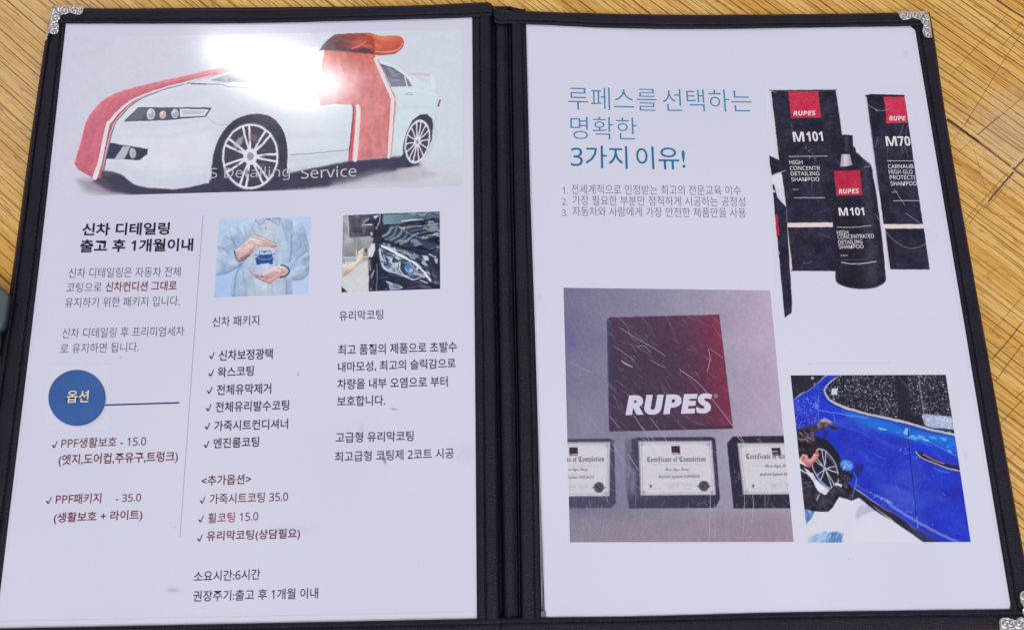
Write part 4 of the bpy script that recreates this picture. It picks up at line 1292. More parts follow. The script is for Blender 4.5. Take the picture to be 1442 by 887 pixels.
# bottle cut off at the left
c.poly(P1((78, 616), (160, 655), (225, 735), (200, 752), (100, 782), (84, 700)), INK, 1, .6)
c.line(P1((100, 785), (150, 765), (215, 742)), [2, 1.6, .8], (196, 190, 204), .9)
c.poly(P1((100, 800), (160, 768), (186, 775), (190, 890), (118, 890)), (218, 214, 226), 1, .8)
c.poly(P2((78, 0), (90, 0), (110, 80), (165, 142), (174, 300), (190, 560), (201, 730), (198, 800), (155, 830), (118, 430), (95, 190)), INK, 1, .6)
c.poly(P2((78, 30), (95, 35), (98, 50), (80, 48)), (214, 210, 222), .9, .6)
c.poly(P2((94, 186), (110, 184), (121, 316), (104, 322)), (176, 46, 74), 1, .6)
c.ell(P2((115, 428))[0], 1.9, 1.8, (206, 200, 212), .9, .6, ring=1.0)
c.ell(P2((126, 505))[0], .8, 1, (150, 144, 160), .8)
c.line(P2((168, 150), (172, 300)), .7, (120, 112, 130), .7)
# carton at the right, cut by the picture's edge
c.poly(P4((120, 95), (435, 84), (552, 900)) + P3((516, 503), (311, 501)), INK, 1, .6)
c.poly(P4((103, 88), (160, 75), (434, 84), (428, 98), (122, 100)), (38, 36, 52), 1, .6)
c.poly(P4((118, 100), (130, 98), (235, 880), (215, 880)), (86, 80, 98), .35, 1.5)
c.poly(P4((264, 98), (437, 98), (464, 315), (288, 320)), lambda X, Y: lerp((202, 58, 88), (188, 54, 82), vnoise(X, Y, 7, 53)), 1, .6)
c.line(P4((295, 631), (508, 632)), 1.0, (214, 206, 216), .95)
c.line(P3((363, 380), (497, 380)), 1.0, (206, 198, 210), .95)
c.poly(P3((312, 503), (516, 502), (521, 522), (318, 524)), (228, 206, 206), 1, .6)
c.poly(P3((318, 525), (521, 524), (551, 738), (345, 736)), INK, 1, .6)
c.poly(P3((314, 530), (320, 530), (346, 735), (334, 730)), (206, 192, 198), .9, .6)
for pts, w, a in ((((130, 160), (190, 200), (260, 215), (320, 190)), .8, .6), (((150, 180), (230, 210), (300, 205)), .5, .5), (((190, 205), (210, 220)), 1.2, .7), (((260, 110), (290, 170), (270, 200)), .5, .5), (((215, 435), (195, 515)), .8, .6), (((430, 330), (400, 430), (420, 560)), 1.4, .3), (((460, 330), (440, 500), (470, 600)), 1.2, .3), (((300, 520), (290, 590), (310, 640)), .8, .35)):
    c.line(P4(*pts), w, (176, 172, 192), a)
# bottle in front
bot = P3((64, 150), (88, 100), (165, 126), (205, 160), (245, 195), (256, 250), (272, 330), (286, 440), (302, 560), (314, 680), (321, 762), (318, 802), (270, 830), (190, 838), (110, 826), (66, 798), (60, 740), (52, 600), (44, 400), (46, 250), (52, 200))
c.poly(bot, lambda X, Y: lerp((36, 33, 50), (64, 60, 80), .75 * np.exp(-((X - 1224 - (Y - 300) * .06) / 9) ** 2) + .35 * vnoise(X, Y, 8, 54)), 1, .8, curve=True, pillow=(5, 14))
c.poly(P3((84, 40), (110, 36), (150, 41), (153, 95), (166, 108), (168, 130), (120, 138), (84, 134)), (44, 41, 58), 1, .7)
c.poly(P3((110, 44), (128, 46), (132, 120), (112, 120)), (84, 78, 98), .6, 1.2)
c.poly(P3((92, 138), (136, 138), (148, 194), (120, 202), (85, 203)), lambda X, Y: lerp((150, 140, 158), (212, 204, 214), 1 - np.abs(X - 1191) / 9), 1, .6)
c.poly(P3((52, 226), (188, 220), (202, 350), (66, 355)), lambda X, Y: lerp((190, 52, 80), (172, 46, 72), vnoise(X, Y, 7, 55)), 1, .6)
c.line(P3((170, 135), (244, 198), (258, 270)), .9, (110, 104, 124), .7)
c.line(P3((212, 206), (240, 200)), 1.2, (170, 164, 182), .7)
c.line(P3((270, 330), (300, 560), (320, 770)), .8, (96, 90, 110), .6)
c.line(P3((68, 517), (150, 518), (246, 509)), 1.0, (206, 198, 210), .95)
c.line(P3((92, 700), (150, 708), (220, 704), (273, 694)), 1.2, (212, 206, 216), .95)
c.line(P3((98, 687), (160, 687), (230, 682)), .5, (130, 124, 142), .7)
c.line(P3((62, 798), (110, 822), (190, 832), (268, 826), (318, 800)), 1.0, (96, 92, 112), .6)
c.specks(70, bot, (.3, .9), (92, 88, 108), (.3, .7), 56)
c.specks(24, P1((330, 520), (400, 540), (480, 600), (490, 690), (440, 690), (380, 590)), (.5, 1.1), (150, 146, 166), (.5, .8), 57)
c.specks(60, P1((120, 100), (620, 90), (680, 480), (400, 560), (170, 600)), (.3, .7), (110, 104, 124), (.3, .6), 58)
dark_ = np.clip((170 - c.C.mean(-1)) / 60, 0, 1)[..., None]
before = c.C.copy()
c.photo_noise(11)
c.grain(8, 1.3)
c.C = before * (1 - dark_) + c.C * dark_
prod = c.build('printed_picture', ZPH, right)
tag(prod, 'picture of black shampoo cartons and bottles with red labels')
WH, PK = (224, 216, 224), (236, 200, 208)
PT = lambda s, p0, p1, h, col=WH, w=.004, **k: text(prod, 'package_lettering', s, p0, p1, h, col, w, **k)
PT('RUPES', P1((280, 285))[0], P1((468, 282))[0], 6.6, PK, .03, shear=.2)
PT('M', P1((281, 502))[0], P1((374, 501))[0], 13.8, WH, .015)
PT('101', P1((394, 500))[0], P1((530, 497))[0], 13.8, WH, .02)
PT('HIGH', P1((247, 690))[0], P1((358, 690))[0], 5.7)
PT('CONCENTR', P1((252, 738))[0], P1((503, 738))[0], 5.6)
PT('DETAILING', P1((260, 784))[0], P1((497, 782))[0], 5.6)
PT('SHAMPOO', P1((264, 832))[0], P1((497, 830))[0], 5.6)
PT('500ml', P2((207, 36))[0], P2((240, 35))[0], 2.4, (190, 184, 196), .0)
PT('RUPES', P3((78, 344))[0], P3((186, 341))[0], 6.8, PK, .03, shear=.2)
PT('M', P3((81, 458))[0], P3((128, 457.5))[0], 11.4, WH, .015)
PT('101', P3((139, 457))[0], P3((213, 456))[0], 11.4, WH, .02)
PT('HIGH', P3((70, 556))[0], P3((129, 555))[0], 5.8)
PT('CONCENTRATED', P3((74, 579))[0], P3((263, 573))[0], 5.8)
PT('DETAILING', P3((77, 606))[0], P3((203, 602))[0], 5.5)
PT('SHAMPOO', P3((80, 630))[0], P3((208, 627))[0], 5.6)
PT('500ml', P3((88, 670))[0], P3((124, 668))[0], 2.8, (190, 184, 196), .0)
PT('RUPE', P4((309, 297))[0], P4((451, 297))[0], 6.6, PK, .03, shear=.2)
PT('M', P4((286, 508))[0], P4((378, 507.5))[0], 13.6, WH, .015)
PT('70', P4((388, 507))[0], P4((490, 506))[0], 13.6, WH, .02)
PT('CARNAUB', P4((302, 696))[0], P4((512, 694))[0], 6)
PT('HIGH GLO', P4((308, 740))[0], P4((506, 740))[0], 6)
PT('PROTECTI', P4((316, 787))[0], P4((526, 787))[0], 6)
PT('SHAMPOO', P4((322, 838))[0], P4((540, 837))[0], 6)
PT('500ml', P3((355, 339))[0], P3((385, 338))[0], 2.4, (190, 184, 196), .0)

# ---- picture: wall plaque and three framed certificates
M1, M2, M3, M4 = crop(785, 395, 3.859), crop(940, 395, 3.857), crop(785, 600, 5.218), crop(945, 600, 5.217)
c = Canvas([(793.6, 405.2), (1084.5, 409), (1117.6, 762.4), (802.6, 763.2)], (132, 128, 150), 1.6, .22)
g = lerp((112, 110, 142), (150, 144, 166), c.U * 1.7)  # wall tones with some of the sleeve's glare mixed in
g2 = lerp((0, 0, 0), (34, 22, 26), (c.U - .62) / .38) * np.clip(1.2 - c.V, 0, 1)[..., None]
c.C[:] = g + g2
low = np.clip((c.V - .86) / .06, 0, 1)[..., None]
mid = (np.exp(-((c.V - .55) / .2) ** 2) * np.exp(-((c.U - .08) / .16) ** 2))[..., None]
c.C = c.C * (1 - .5 * mid) + np.array((146, 144, 160)) * .5 * mid
c.C = c.C * (1 - .8 * low) + lerp((140, 134, 148), (146, 128, 146), c.U) * .8 * low
c.C += ((vnoise(c.X, c.Y, 30, 61) - .5) * 8)[..., None]
c.poly(M1((38, 190), (60, 250), (110, 350), (60, 380), (45, 330)), (104, 96, 160), .5, 7)  # bluish sleeve glare painted onto the left of the wall
# plaque
c.poly(M1((268, 208), (290, 200), (290, 815), (280, 812)), (70, 72, 108), 1, .8)
plq = [(858.4, 447.2), (1012.4, 443.2), (1032.2, 601.4), (858.6, 606)]
c.poly([(859, 600), (1031, 597), (1032.4, 603.4), (859, 607.4)], (66, 58, 74), 1, .8)
c.poly(plq[:2] + [(1031.4, 599.4), (858.8, 603.2)], lambda X, Y: lerp((74, 60, 82), (136, 54, 80), (np.clip((X - 870 - (Y - 440) * .12) / 150, 0, 1)) ** 3.2) + lerp((0, 0, 0), (10, 4, 6), (500 - Y) / 60), 1, .7)
c.line([plq[0], plq[1]], .9, (112, 60, 74), .8)
c.line([plq[1], (1031.4, 599.4)], 1.0, (70, 46, 58), .7)
c.ell((1008, 557.6), 2.4, 2.4, (206, 196, 216), .9, .4, ring=.7)
c.ell((1008, 557.6), .9, .9, (206, 196, 216), .8, .4)
# frames
FR = lambda X, Y: lerp((76, 74, 100), (58, 56, 76), (X - 830) / 200)
c.poly(M3((70, 92), (440, 84), (385, 84), (385, 84)) , FR, 0, .5)
c.poly([(797.5, 617.8), (858.6, 617), (864.5, 619.5), (867.5, 708), (861, 714.6), (800.4, 715.2)], FR, 1, .8)
c.poly([(889.6, 617.6), (897, 615.6), (1002, 614.8), (1007.2, 617), (1014, 702), (1007, 714.8), (886, 715.6), (883.8, 704)], FR, 1, .8)
c.poly([(1023.6, 624), (1032, 614.4), (1104, 613.2), (1113.4, 715.2), (1033, 715.6)], (52, 50, 68), 1, .8)
c.poly([(880, 620), (890, 618), (892, 700), (882, 704)], (92, 86, 100), .6, 2.5)
c.poly([(886, 655), (896, 660), (896, 700), (886, 690)], (140, 150, 190), .45, 4)


def certificate(tl, tr, br, bl):
    f = lambda u, v: (tl[0] * (1 - u) * (1 - v) + tr[0] * u * (1 - v) + br[0] * u * v + bl[0] * (1 - u) * v, tl[1] * (1 - u) * (1 - v) + tr[1] * u * (1 - v) + br[1] * u * v + bl[1] * (1 - u) * v)
    q = lambda *p: [f(*x) for x in p]
    c.poly(q((-.02, -.03), (1.02, -.03), (1.02, 1.02), (-.02, 1.02)), (158, 152, 170), 1, .6)
    c.poly(q((0, 0), (1, 0), (1, 1), (0, 1)), (205, 200, 210), 1, .6)
    fr = q((.02, .03), (.98, .03), (.98, .97), (.02, .97))
    c.line(fr + fr[:1], .8, (160, 150, 166), .8, curve=False)
    for u, v in ((.03, .04), (.97, .04), (.03, .96), (.97, .96)):
        c.ell(f(u, v), 1.7, 1.7, (112, 106, 120), .8, .6, ring=.8)
    c.poly(q((.44, .07), (.56, .07), (.565, .23), (.445, .23)), (62, 50, 70), 1, .6)
    c.line(q((.455, .21), (.555, .21)), .9, (212, 202, 212), .8)
    for v, a, b in ((.43, .14, .86), (.60, .25, .75), (.79, .3, .7)):
        c.line(q((a, v), ((a + b) / 2, v), (b, v)), .7, (168, 162, 180), .65)
    c.ell(f(.13, .84), 1.8, 2.0, (84, 80, 96), .9, .7)
    c.line(q((.1, .9), (.2, .885), (.26, .89)), .6, (150, 146, 176), .7)
    c.line(q((.37, .83), (.52, .825)), .8, (140, 134, 150), .8)
    c.line(q((.36, .90), (.42, .86), (.46, .90), (.52, .86)), .5, (140, 140, 190), .8)
    c.line(q((.58, .83), (.70, .825)), .8, (140, 134, 150), .8)
    c.line(q((.58, .90), (.62, .87), (.66, .905)), .5, (140, 140, 190), .8)
    c.poly(q((.755, .84), (.80, .83), (.93, .83), (.97, .84), (.93, .88), (.80, .885)), (96, 88, 96), .8, .8)
    c.ell(f(.862, .845), 7.2, 7.4, (72, 66, 76), 1, .8)
    c.ell(f(.862, .845), 4.6, 4.8, (108, 100, 108), .8, .8, ring=1.0)
    return f


f2 = certificate((900.9, 622.8), (1000.6, 622.4), (1006.2, 695.2), (903.6, 696))
mask_l, mask_r = [(760, 600), (797.4, 600), (803, 770), (760, 770)], None
f1 = certificate((757, 624.6), (857.6, 624.0), (856.6, 697.0), (760, 698))
f3 = certificate((1040.6, 625.6), (1143, 625), (1152, 694.4), (1048.4, 694.8))
c.grain(11, 1.15)
c.photo_noise(3)
c.specks(160, [(803, 720), (1113, 716), (1117, 760), (804, 761)], (.3, .8), (176, 172, 186), (.3, .7), 62)
wall = c.build('printed_picture', ZPH, right)
tag(wall, 'picture of a dark red plaque on a grey wall above three framed certificates')
CT = lambda s, p0, p1, h, col, w, **k: text(wall, 'picture_lettering', s, p0, p1, h, col, w, **k)
CT('RUPES', (880.9, 584.6), (1005.6, 581.6), 28.2, (206, 200, 222), .05, shear=.17)


def fraktur(s):
    o = ''
    for ch in s:
        if 'A' <= ch <= 'Z': o += chr(0x1D56C + ord(ch) - 65)
        elif 'a' <= ch <= 'z': o += chr(0x1D586 + ord(ch) - 97)
        else: o += ch
    return o


def script(s):
    o = ''
    for ch in s:
        if 'A' <= ch <= 'Z': o += chr(0x1D4D0 + ord(ch) - 65)
        elif 'a' <= ch <= 'z': o += chr(0x1D4EA + ord(ch) - 97)
        else: o += ch
    return o


INKC = (84, 78, 94)
CT(fraktur('Certificate of Completion'), (911.2, 652.4), (994.4, 651.4), 9.6, INKC, .0)
CT(script('Shin Kyu, Kang'), (936.5, 664.6), (970, 664), 6.2, (100, 94, 112), .0)
CT('BigFoot System SUPERIOR', (927.8, 674), (985.6, 673.4), 5.0, INKC, .012)
CT(fraktur('te of Completion'), M3((72, 272))[0], M3((346, 268))[0], 9.6, INKC, .0)
CT(script('in Kyu, Kang'), M3((80, 336))[0], M3((222, 334))[0], 6.2, (100, 94, 112), .0)
CT('System SPECIALIST', M3((80, 390))[0], M3((272, 388))[0], 4.6, INKC, .012)
CT(fraktur('Certificate of Co'), M4((552, 250))[0], M4((838, 246))[0], 9.6, INKC, .0)
CT(script('Shin Kyu, K'), M4((692, 312))[0], M4((846, 310))[0], 6.2, (100, 94, 112), .0)
CT('BigFoot System M', M4((657, 370))[0], M4((852, 366))[0], 4.8, INKC, .012)
for p0, p1 in ((M3((108, 211)), M3((160, 211))), (M3((838, 204)), M3((885, 204))), (M4((733, 190)), M4((785, 190)))):
    CT('RUPES', p0[0], p1[0], 1.8, (206, 198, 210), .02, shear=.15)

# ---- picture: man cleaning the wheel of a blue car
B1, B2, B3 = crop(1105, 520, 6.82), crop(1105, 640, 6.82), crop(1230, 520, 3.547)
c = Canvas([(1113.4, 528.4), (1331.8, 527.6), (1367, 762.6), (1137.6, 763.6)], (211, 210, 227), 2.0, .6)
c.C += 5 * (vnoise(c.X, c.Y, 18, 71)[..., None] - .5)
c.poly(B2((210, 650), (300, 600), (560, 560), (560, 720), (230, 770)), (218, 210, 224), .35, 6)
c.poly(B2((690, 620), (680, 560), (720, 490), (800, 480), (860, 535), (800, 560), (720, 590)), (166, 170, 200), .7, 2)
BL = lambda X, Y: lerp((46, 54, 178), (42, 62, 200), vnoise(X, Y, 26, 72)) + lerp((0, 0, 0), (-4, 28, 22), (600 - Y + (X - 1130) * .22) / 60) * np.clip((X - 1150) / 60, 0, 1)[..., None] + 8 * (vnoise(X, Y, 3, 73)[..., None] - .5)
bodyb = B1((40, 300), (90, 290), (220, 205), (410, 55)) + [(1335, 520), (1372, 770)] + B3((330, 864), (210, 792), (60, 690)) + B2((1020, 560), (700, 335), (610, 290), (560, 190), (500, 60)) + B1((480, 855), (400, 745), (320, 690), (200, 600), (40, 580))
c.poly(bodyb, BL, 1, .8)
c.reflections(bodyb, (84, 110, 212), .3, 14, .35, 180, .52, .85, 3)
c.reflections(bodyb, (36, 40, 148), .35, 15, .3, 182, .52, .85, 3)
c.poly(B1((40, 40), (415, 40), (300, 140), (215, 212), (150, 235), (92, 292), (40, 300)), (50, 47, 62), 1, .8)
c.ell(B1((268, 85))[0], 1.8, 2, (206, 204, 214), .9, .6)
c.ell(B1((286, 138))[0], 1.2, 1.6, (170, 170, 190), .8, .6)
c.line(B1((410, 60), (300, 150), (220, 210), (150, 240), (95, 290)), [1, 1, 2, 2.4, 1.6], (110, 120, 214), .7)
win = B1((527, 40), (470, 95), (385, 185), (388, 235), (430, 300), (510, 352), (700, 412), (870, 458), (1023, 490)) + B3((170, 272), (260, 298), (412, 330), (380, 0))
c.poly(win, (44, 42, 58), 1, .8)
c.specks(2600, win, (.2, .75), (176, 173, 190), (.25, .85), 74)
c.specks(350, win, (.5, 1.0), (206, 202, 214), (.4, .95), 75)
c.poly(B3((200, 228), (262, 220), (390, 238), (408, 300), (300, 292), (240, 275), (225, 240)), (168, 188, 222), .9, 1.5)
c.specks(120, B3((200, 228), (390, 238), (408, 300), (240, 275)), (.4, 1.2), (226, 230, 240), (.4, .9), 75)
c.poly(B3((108, 20), (166, 20), (180, 120), (186, 262), (128, 246)), (46, 44, 58), 1, 1)
c.poly(B3((182, 230), (240, 222), (256, 280), (186, 264)), (40, 38, 54), .95, 1)
c.line(B3((228, 30), (236, 120), (252, 225), (262, 278)), 1.4, (150, 146, 160), .7)
c.line(B3((125, 35), (200, 125)), 1.2, (110, 106, 120), .6)
c.poly(B1((452, 180), (508, 180), (502, 246), (446, 242)), (196, 214, 224), .95, .7)
c.line(B1((520, 62), (440, 118), (385, 185), (392, 235), (440, 298), (540, 350), (700, 404), (870, 448), (1023, 478)) + B3((175, 268), (260, 294), (410, 328)), [1.4, 1.6, 2, 3, 3.6, 3.6, 3.4, 3.4, 3, 3], (206, 196, 206), .92)
c.line(B1((520, 58), (400, 128), (352, 180), (350, 225), (385, 290), (470, 345), (600, 392), (760, 434), (1023, 500)) + B3((170, 290), (410, 336)), .9, (28, 26, 52), .8)
c.poly(B1((560, 400), (760, 446), (1023, 505)) + B3((170, 290), (412, 340), (418, 420), (330, 385), (200, 345)) + B1((1023, 620), (800, 540), (600, 440)), (36, 128, 216), .62, 5)
c.line(B3((190, 330), (300, 372), (420, 436)), 1.0, (120, 150, 226), .7)
c.line(B1((330, 395), (450, 412), (600, 440), (800, 465)), 1.1, (150, 176, 232), .65)
c.line(B1((470, 500), (560, 545), (700, 590), (820, 650)), .9, (120, 140, 222), .5)
c.line(B1((900, 560), (980, 582)), [1, 2.2, .6], (206, 226, 240), .9)
c.line(B3((250, 350), (275, 356)), 1.6, (190, 216, 240), .9)
c.line(B3((30, 296), (60, 302)), 1.4, (150, 200, 240), .8)
c.poly(B3((160, 290), (180, 292), (172, 330), (150, 318)), (150, 206, 240), .8, 1.2)
c.line(B3((174, 286), (177, 380), (190, 500), (205, 640), (214, 760), (220, 790)), 1.1, (26, 28, 96), .9)
c.line(B3((214, 735), (222, 790)), 1.4, (170, 184, 226), .7)
c.poly(B3((214, 414), (240, 414), (300, 440), (360, 468), (434, 484), (434, 508), (370, 494), (300, 472), (240, 446)), (58, 40, 60), 1, .8)
c.line(B3((212, 412), (240, 440), (300, 466), (360, 490), (434, 508)), 1.4, (206, 196, 206), .9)
c.line(B3((250, 424), (310, 456), (350, 470)), 2.0, (156, 140, 156), .8)
c.line(B3((300, 492), (350, 512), (380, 514)), 1.2, (110, 130, 220), .7)
c.specks(200, B1((90, 290), (330, 240), (340, 430), (300, 540), (110, 570)), (.3, .9), (150, 160, 224), (.3, .9), 76)
c.specks(60, B1((130, 240), (330, 130), (400, 60), (340, 300)), (.3, .8), (120, 130, 220), (.4, .8), 77)
c.specks(60, B3((80, 360), (200, 380), (240, 460), (150, 420)), (.3, .8), (150, 180, 236), (.4, .9), 78)
c.specks(120, B3((0, 400), (430, 440), (470, 860), (0, 620)), (.25, .7), (110, 130, 224), (.3, .8), 79)
c.line(B1((330, 250), (318, 340), (325, 480)), 1.0, (130, 150, 224), .6)
c.ell(B1((308, 355))[0], 3.4, 3.4, (130, 170, 232), .5, 1.5)
# sill and shadow
c.line(B2((690, 285), (800, 350), (900, 400), (1020, 462)) + B3((90, 680), (220, 762), (330, 820), (440, 870)), [1.4, 1.6, 3, 3.4, 4, 4, 3], (124, 142, 212), .7)
c.line(B2((720, 300), (860, 378)) + B3((30, 640),), .9, (20, 24, 80), .7)
c.specks(70, B2((820, 360), (1020, 450), (1020, 480), (820, 385)), (.4, 1), (190, 200, 232), (.5, .9), 80)
c.poly(B2((560, 300), (640, 300), (700, 345), (1020, 562)) + B3((60, 690), (210, 792), (335, 866), (255, 866), (120, 770), (0, 682)) + B2((1020, 630), (860, 530), (715, 415), (640, 440), (540, 410)), (50, 47, 62), 1, 1)
c.poly(B3((150, 770), (215, 796), (330, 862), (255, 862)), (60, 66, 110), .7, 2)
c.reflections(B3((20, 300), (400, 345), (420, 430), (200, 350)), (120, 200, 240), .6, 5, .25, 184, .58, .74)
c.poly(B3((0, 560), (200, 600), (205, 700), (60, 640)), (86, 92, 196), .4, 8)
# wheel
c.ell(B2((392, 110))[0], 24, 44, (42, 39, 54), 1, 1, -.42)
c.poly(B1((320, 690), (400, 745), (480, 855)) + B2((510, 70), (570, 200), (620, 300), (540, 410), (430, 340), (300, 100)), (44, 41, 56), 1, 1.2)
c.wheel(B2((388, 130))[0], 15.5, 29.5, -.42, 5, light=(186, 194, 212), dark=(46, 43, 58), sw=1.5, rim=1.2, hub=.14, double=.15, phase=.3)
c.line(B2((300, 180), (350, 260), (430, 330)), [2.5, 3, 2], (120, 160, 214), .7)
c.line(B2((405, 0), (470, 90), (520, 220)), 1.0, (150, 150, 166), .7)
# man
c.poly(B1((108, 580), (200, 548), (290, 530), (330, 520), (330, 585), (250, 620), (120, 640)), (66, 58, 74), 1, 1)
c.poly(B1((310, 520), (350, 478), (390, 466), (440, 490), (480, 530), (524, 556), (515, 578), (470, 578), (420, 555), (360, 580), (318, 590)), lambda X, Y: lerp((150, 134, 150), (80, 72, 90), (Y - 590) / 12), 1, .8, pillow=(2.5, 36), folds=(3, 30, .5, 190))
c.line(B1((350, 500), (400, 490), (440, 505)), 1.4, (190, 180, 192), .8)
c.line(B1((420, 540), (470, 560), (515, 566)), 1.0, (36, 32, 48), .8)
c.poly(B1((360, 590), (420, 580), (410, 640), (370, 680)), (36, 40, 110), .6, 2)
hair = B1((112, 590), (180, 560), (270, 600), (320, 680), (325, 740), (300, 760), (262, 850), (235, 862), (215, 820), (170, 815), (150, 850), (140, 870), (128, 800))
c.poly(hair, (52, 45, 57), 1, .8, pillow=(4, 14), folds=(2.4, 18, .8, 192))
for i in range(26):
    x, y = rng.uniform(118, 270), rng.uniform(580, 690)
    c.line(B1((x, y), (x + 18, y + 8), (x + 30, y + 26)), rng.uniform(.5, 1.1), (150, 128, 136) if i % 3 else (190, 172, 180), .65)
face = B1((318, 728), (322, 790), (330, 820), (318, 850)) + B2((316, 22), (300, 58), (280, 80), (262, 100), (240, 124), (205, 100), (172, 70), (160, 20)) + B1((160, 850), (180, 815), (215, 822), (238, 862), (262, 850), (298, 762))
c.poly(face, lambda X, Y: lerp((224, 158, 156), (196, 126, 128), (Y - 640) / 18), 1, .7, pillow=(3, 30))
c.ell(B2((180, 36))[0], 3.9, 5.6, (214, 140, 140), 1, .8, .15)
c.ell(B2((182, 36))[0], 1.8, 3.2, (150, 86, 92), .8, .8, .15)
c.poly(B1((280, 690), (330, 715), (324, 752), (306, 764), (296, 800), (282, 806), (262, 850), (250, 800)), (50, 43, 55), 1, .7)
c.line(B1((294, 796), (316, 788)), 1.3, (70, 48, 58), .9)
c.ell(B1((308, 808))[0], 1.0, .7, (52, 36, 46), .9, .4)
c.line(B1((322, 800), (332, 826), (316, 836)), .9, (170, 96, 100), .7)
c.poly(B2((176, 60), (230, 80), (262, 98), (240, 124), (205, 100)), (168, 100, 104), .6, 1.5)
c.line(B2((280, 60), (300, 58)), .8, (150, 80, 88), .7)
jacket = B2((140, 90), (165, 100), (215, 165), (270, 240), (310, 330), (360, 370), (400, 382), (440, 330), (480, 296), (540, 305), (590, 270), (620, 280), (640, 330), (600, 380), (540, 395), (500, 440), (440, 530), (390, 546), (300, 545), (185, 520))
c.poly(jacket, lambda X, Y: lerp((46, 43, 56), (66, 62, 76), vnoise(X, Y, 5, 82)), 1, .8, curve=True, pillow=(3.5, 16), folds=(4, 11, .7, 194))
c.line(B2((160, 275), (260, 255)), 1.4, (92, 90, 106), .8)
c.line(B2((165, 320), (280, 295)), 1.2, (88, 86, 102), .7)
c.poly(B2((140, 132), (200, 165), (270, 178), (300, 230), (345, 280), (430, 338), (398, 380), (345, 350), (312, 330), (270, 250), (210, 180), (145, 150)), (214, 212, 226), 1, .8, folds=(3, 8, .9, 196))
c.line(B2((140, 90), (200, 120), (250, 150), (270, 165)), [3, 2.6, 2], (34, 32, 44), 1)
c.line(B2((310, 432), (332, 384)), 2.2, (176, 176, 192), .8)
c.poly(B2((480, 262), (555, 290), (545, 312), (500, 290), (482, 282)), (216, 214, 226), .95, .8)
c.poly(B2((500, 200), (560, 160), (620, 160), (660, 200), (640, 250), (560, 260), (510, 230)), (40, 38, 52), 1, 1.2)
c.specks(40, B2((500, 180), (640, 170), (640, 300), (540, 330)), (.4, .9), (120, 130, 160), (.4, .9), 83)
c.poly(B2((680, 100), (750, 90), (760, 120), (700, 220), (670, 200)), (44, 42, 84), .7, 3)
c.ell(B2((594, 100))[0], 9.6, 7.0, (84, 136, 218), 1, 1.2, .5)
c.specks(40, B2((535, 60), (650, 60), (660, 140), (540, 150)), (.4, 1.2), (160, 200, 240), (.4, .8), 84)
c.specks(20, B2((535, 60), (650, 60), (660, 140), (540, 150)), (.4, 1.0), (44, 80, 170), (.4, .8), 85)
c.line(B2((660, 170), (690, 240), (650, 420)), .9, (150, 160, 214), .6)
c.line(B2((690, 240), (670, 330), (630, 420)), .8, (150, 160, 204), .5)
c.poly(B2((184, 518), (290, 545), (262, 600), (200, 672)), lambda X, Y: lerp((70, 106, 170), (120, 158, 212), vnoise(X, Y, 4, 86)), 1, .8, pillow=(3, 20), folds=(3, 30, 1.2, 198))
c.line(B2((200, 540), (230, 560), (215, 640)), 1.0, (46, 76, 140), .7)
c.poly(B2((214, 846), (216, 815), (250, 775), (380, 738), (510, 738), (556, 775), (548, 846)), lambda X, Y: lerp((196, 208, 228), (112, 156, 212), (X - 1130) / 45), .95, 1.6, folds=(4, 26, 2.2, 199))
for x in (395, 430, 470, 500, 530):
    c.line(B2((x, 840), (x + 12, 800), (x + 34, 752)), 1.2, (60, 100, 170), .75)
c.line(B2((215, 660), (262, 655), (300, 645)), 1.0, (184, 178, 194), .6)
c.reflections(B2((210, 560), (700, 440), (860, 540), (700, 760), (230, 780)), (204, 201, 218), .35, 12, .4, 200, .5, .85, 4)
c.specks(260, B3((0, 300), (430, 440), (470, 860), (330, 850), (0, 640)), (.2, .6), (96, 116, 220), (.25, .7), 87)
c.specks(120, B1((300, 330), (1000, 500), (1000, 850), (520, 850), (330, 600)), (.2, .6), (96, 116, 220), (.25, .7), 88)
c.specks(40, B3((60, 640), (440, 830), (450, 862), (330, 830), (60, 670)), (.3, .9), (170, 184, 230), (.3, .8), 89)
pale_ = (np.clip((c.C.mean(-1) - 185) / 20, 0, 1) * (c.Y > 690))[..., None]
before = c.C.copy()
c.photo_noise(6)
c.C = before * .8 * pale_ + c.C * (1 - .8 * pale_)
p = c.build('printed_picture', ZPH, right)
tag(p, 'picture of a man in a dark jacket washing the wheel of a wet blue car')

# ---------------------------------------------------------------- scratches in the clear film
def film_scratch_mat():
    m, nt, p_ = new_mat('film_scratch')
    out = nt.nodes['Material Output']
    nt.nodes.remove(p_)
    tr = N(nt, 'ShaderNodeBsdfTransparent')
    df = N(nt, 'ShaderNodeBsdfDiffuse')
    df.inputs['Color'].default_value = (0.85, 0.85, 0.9, 1)
    mx = N(nt, 'ShaderNodeMixShader')
    mx.inputs[0].default_value = 0.48
    nt.links.new(tr.outputs[0], mx.inputs[1])
    nt.links.new(df.outputs[0], mx.inputs[2])
    nt.links.new(mx.outputs[0], out.inputs['Surface'])
    return m


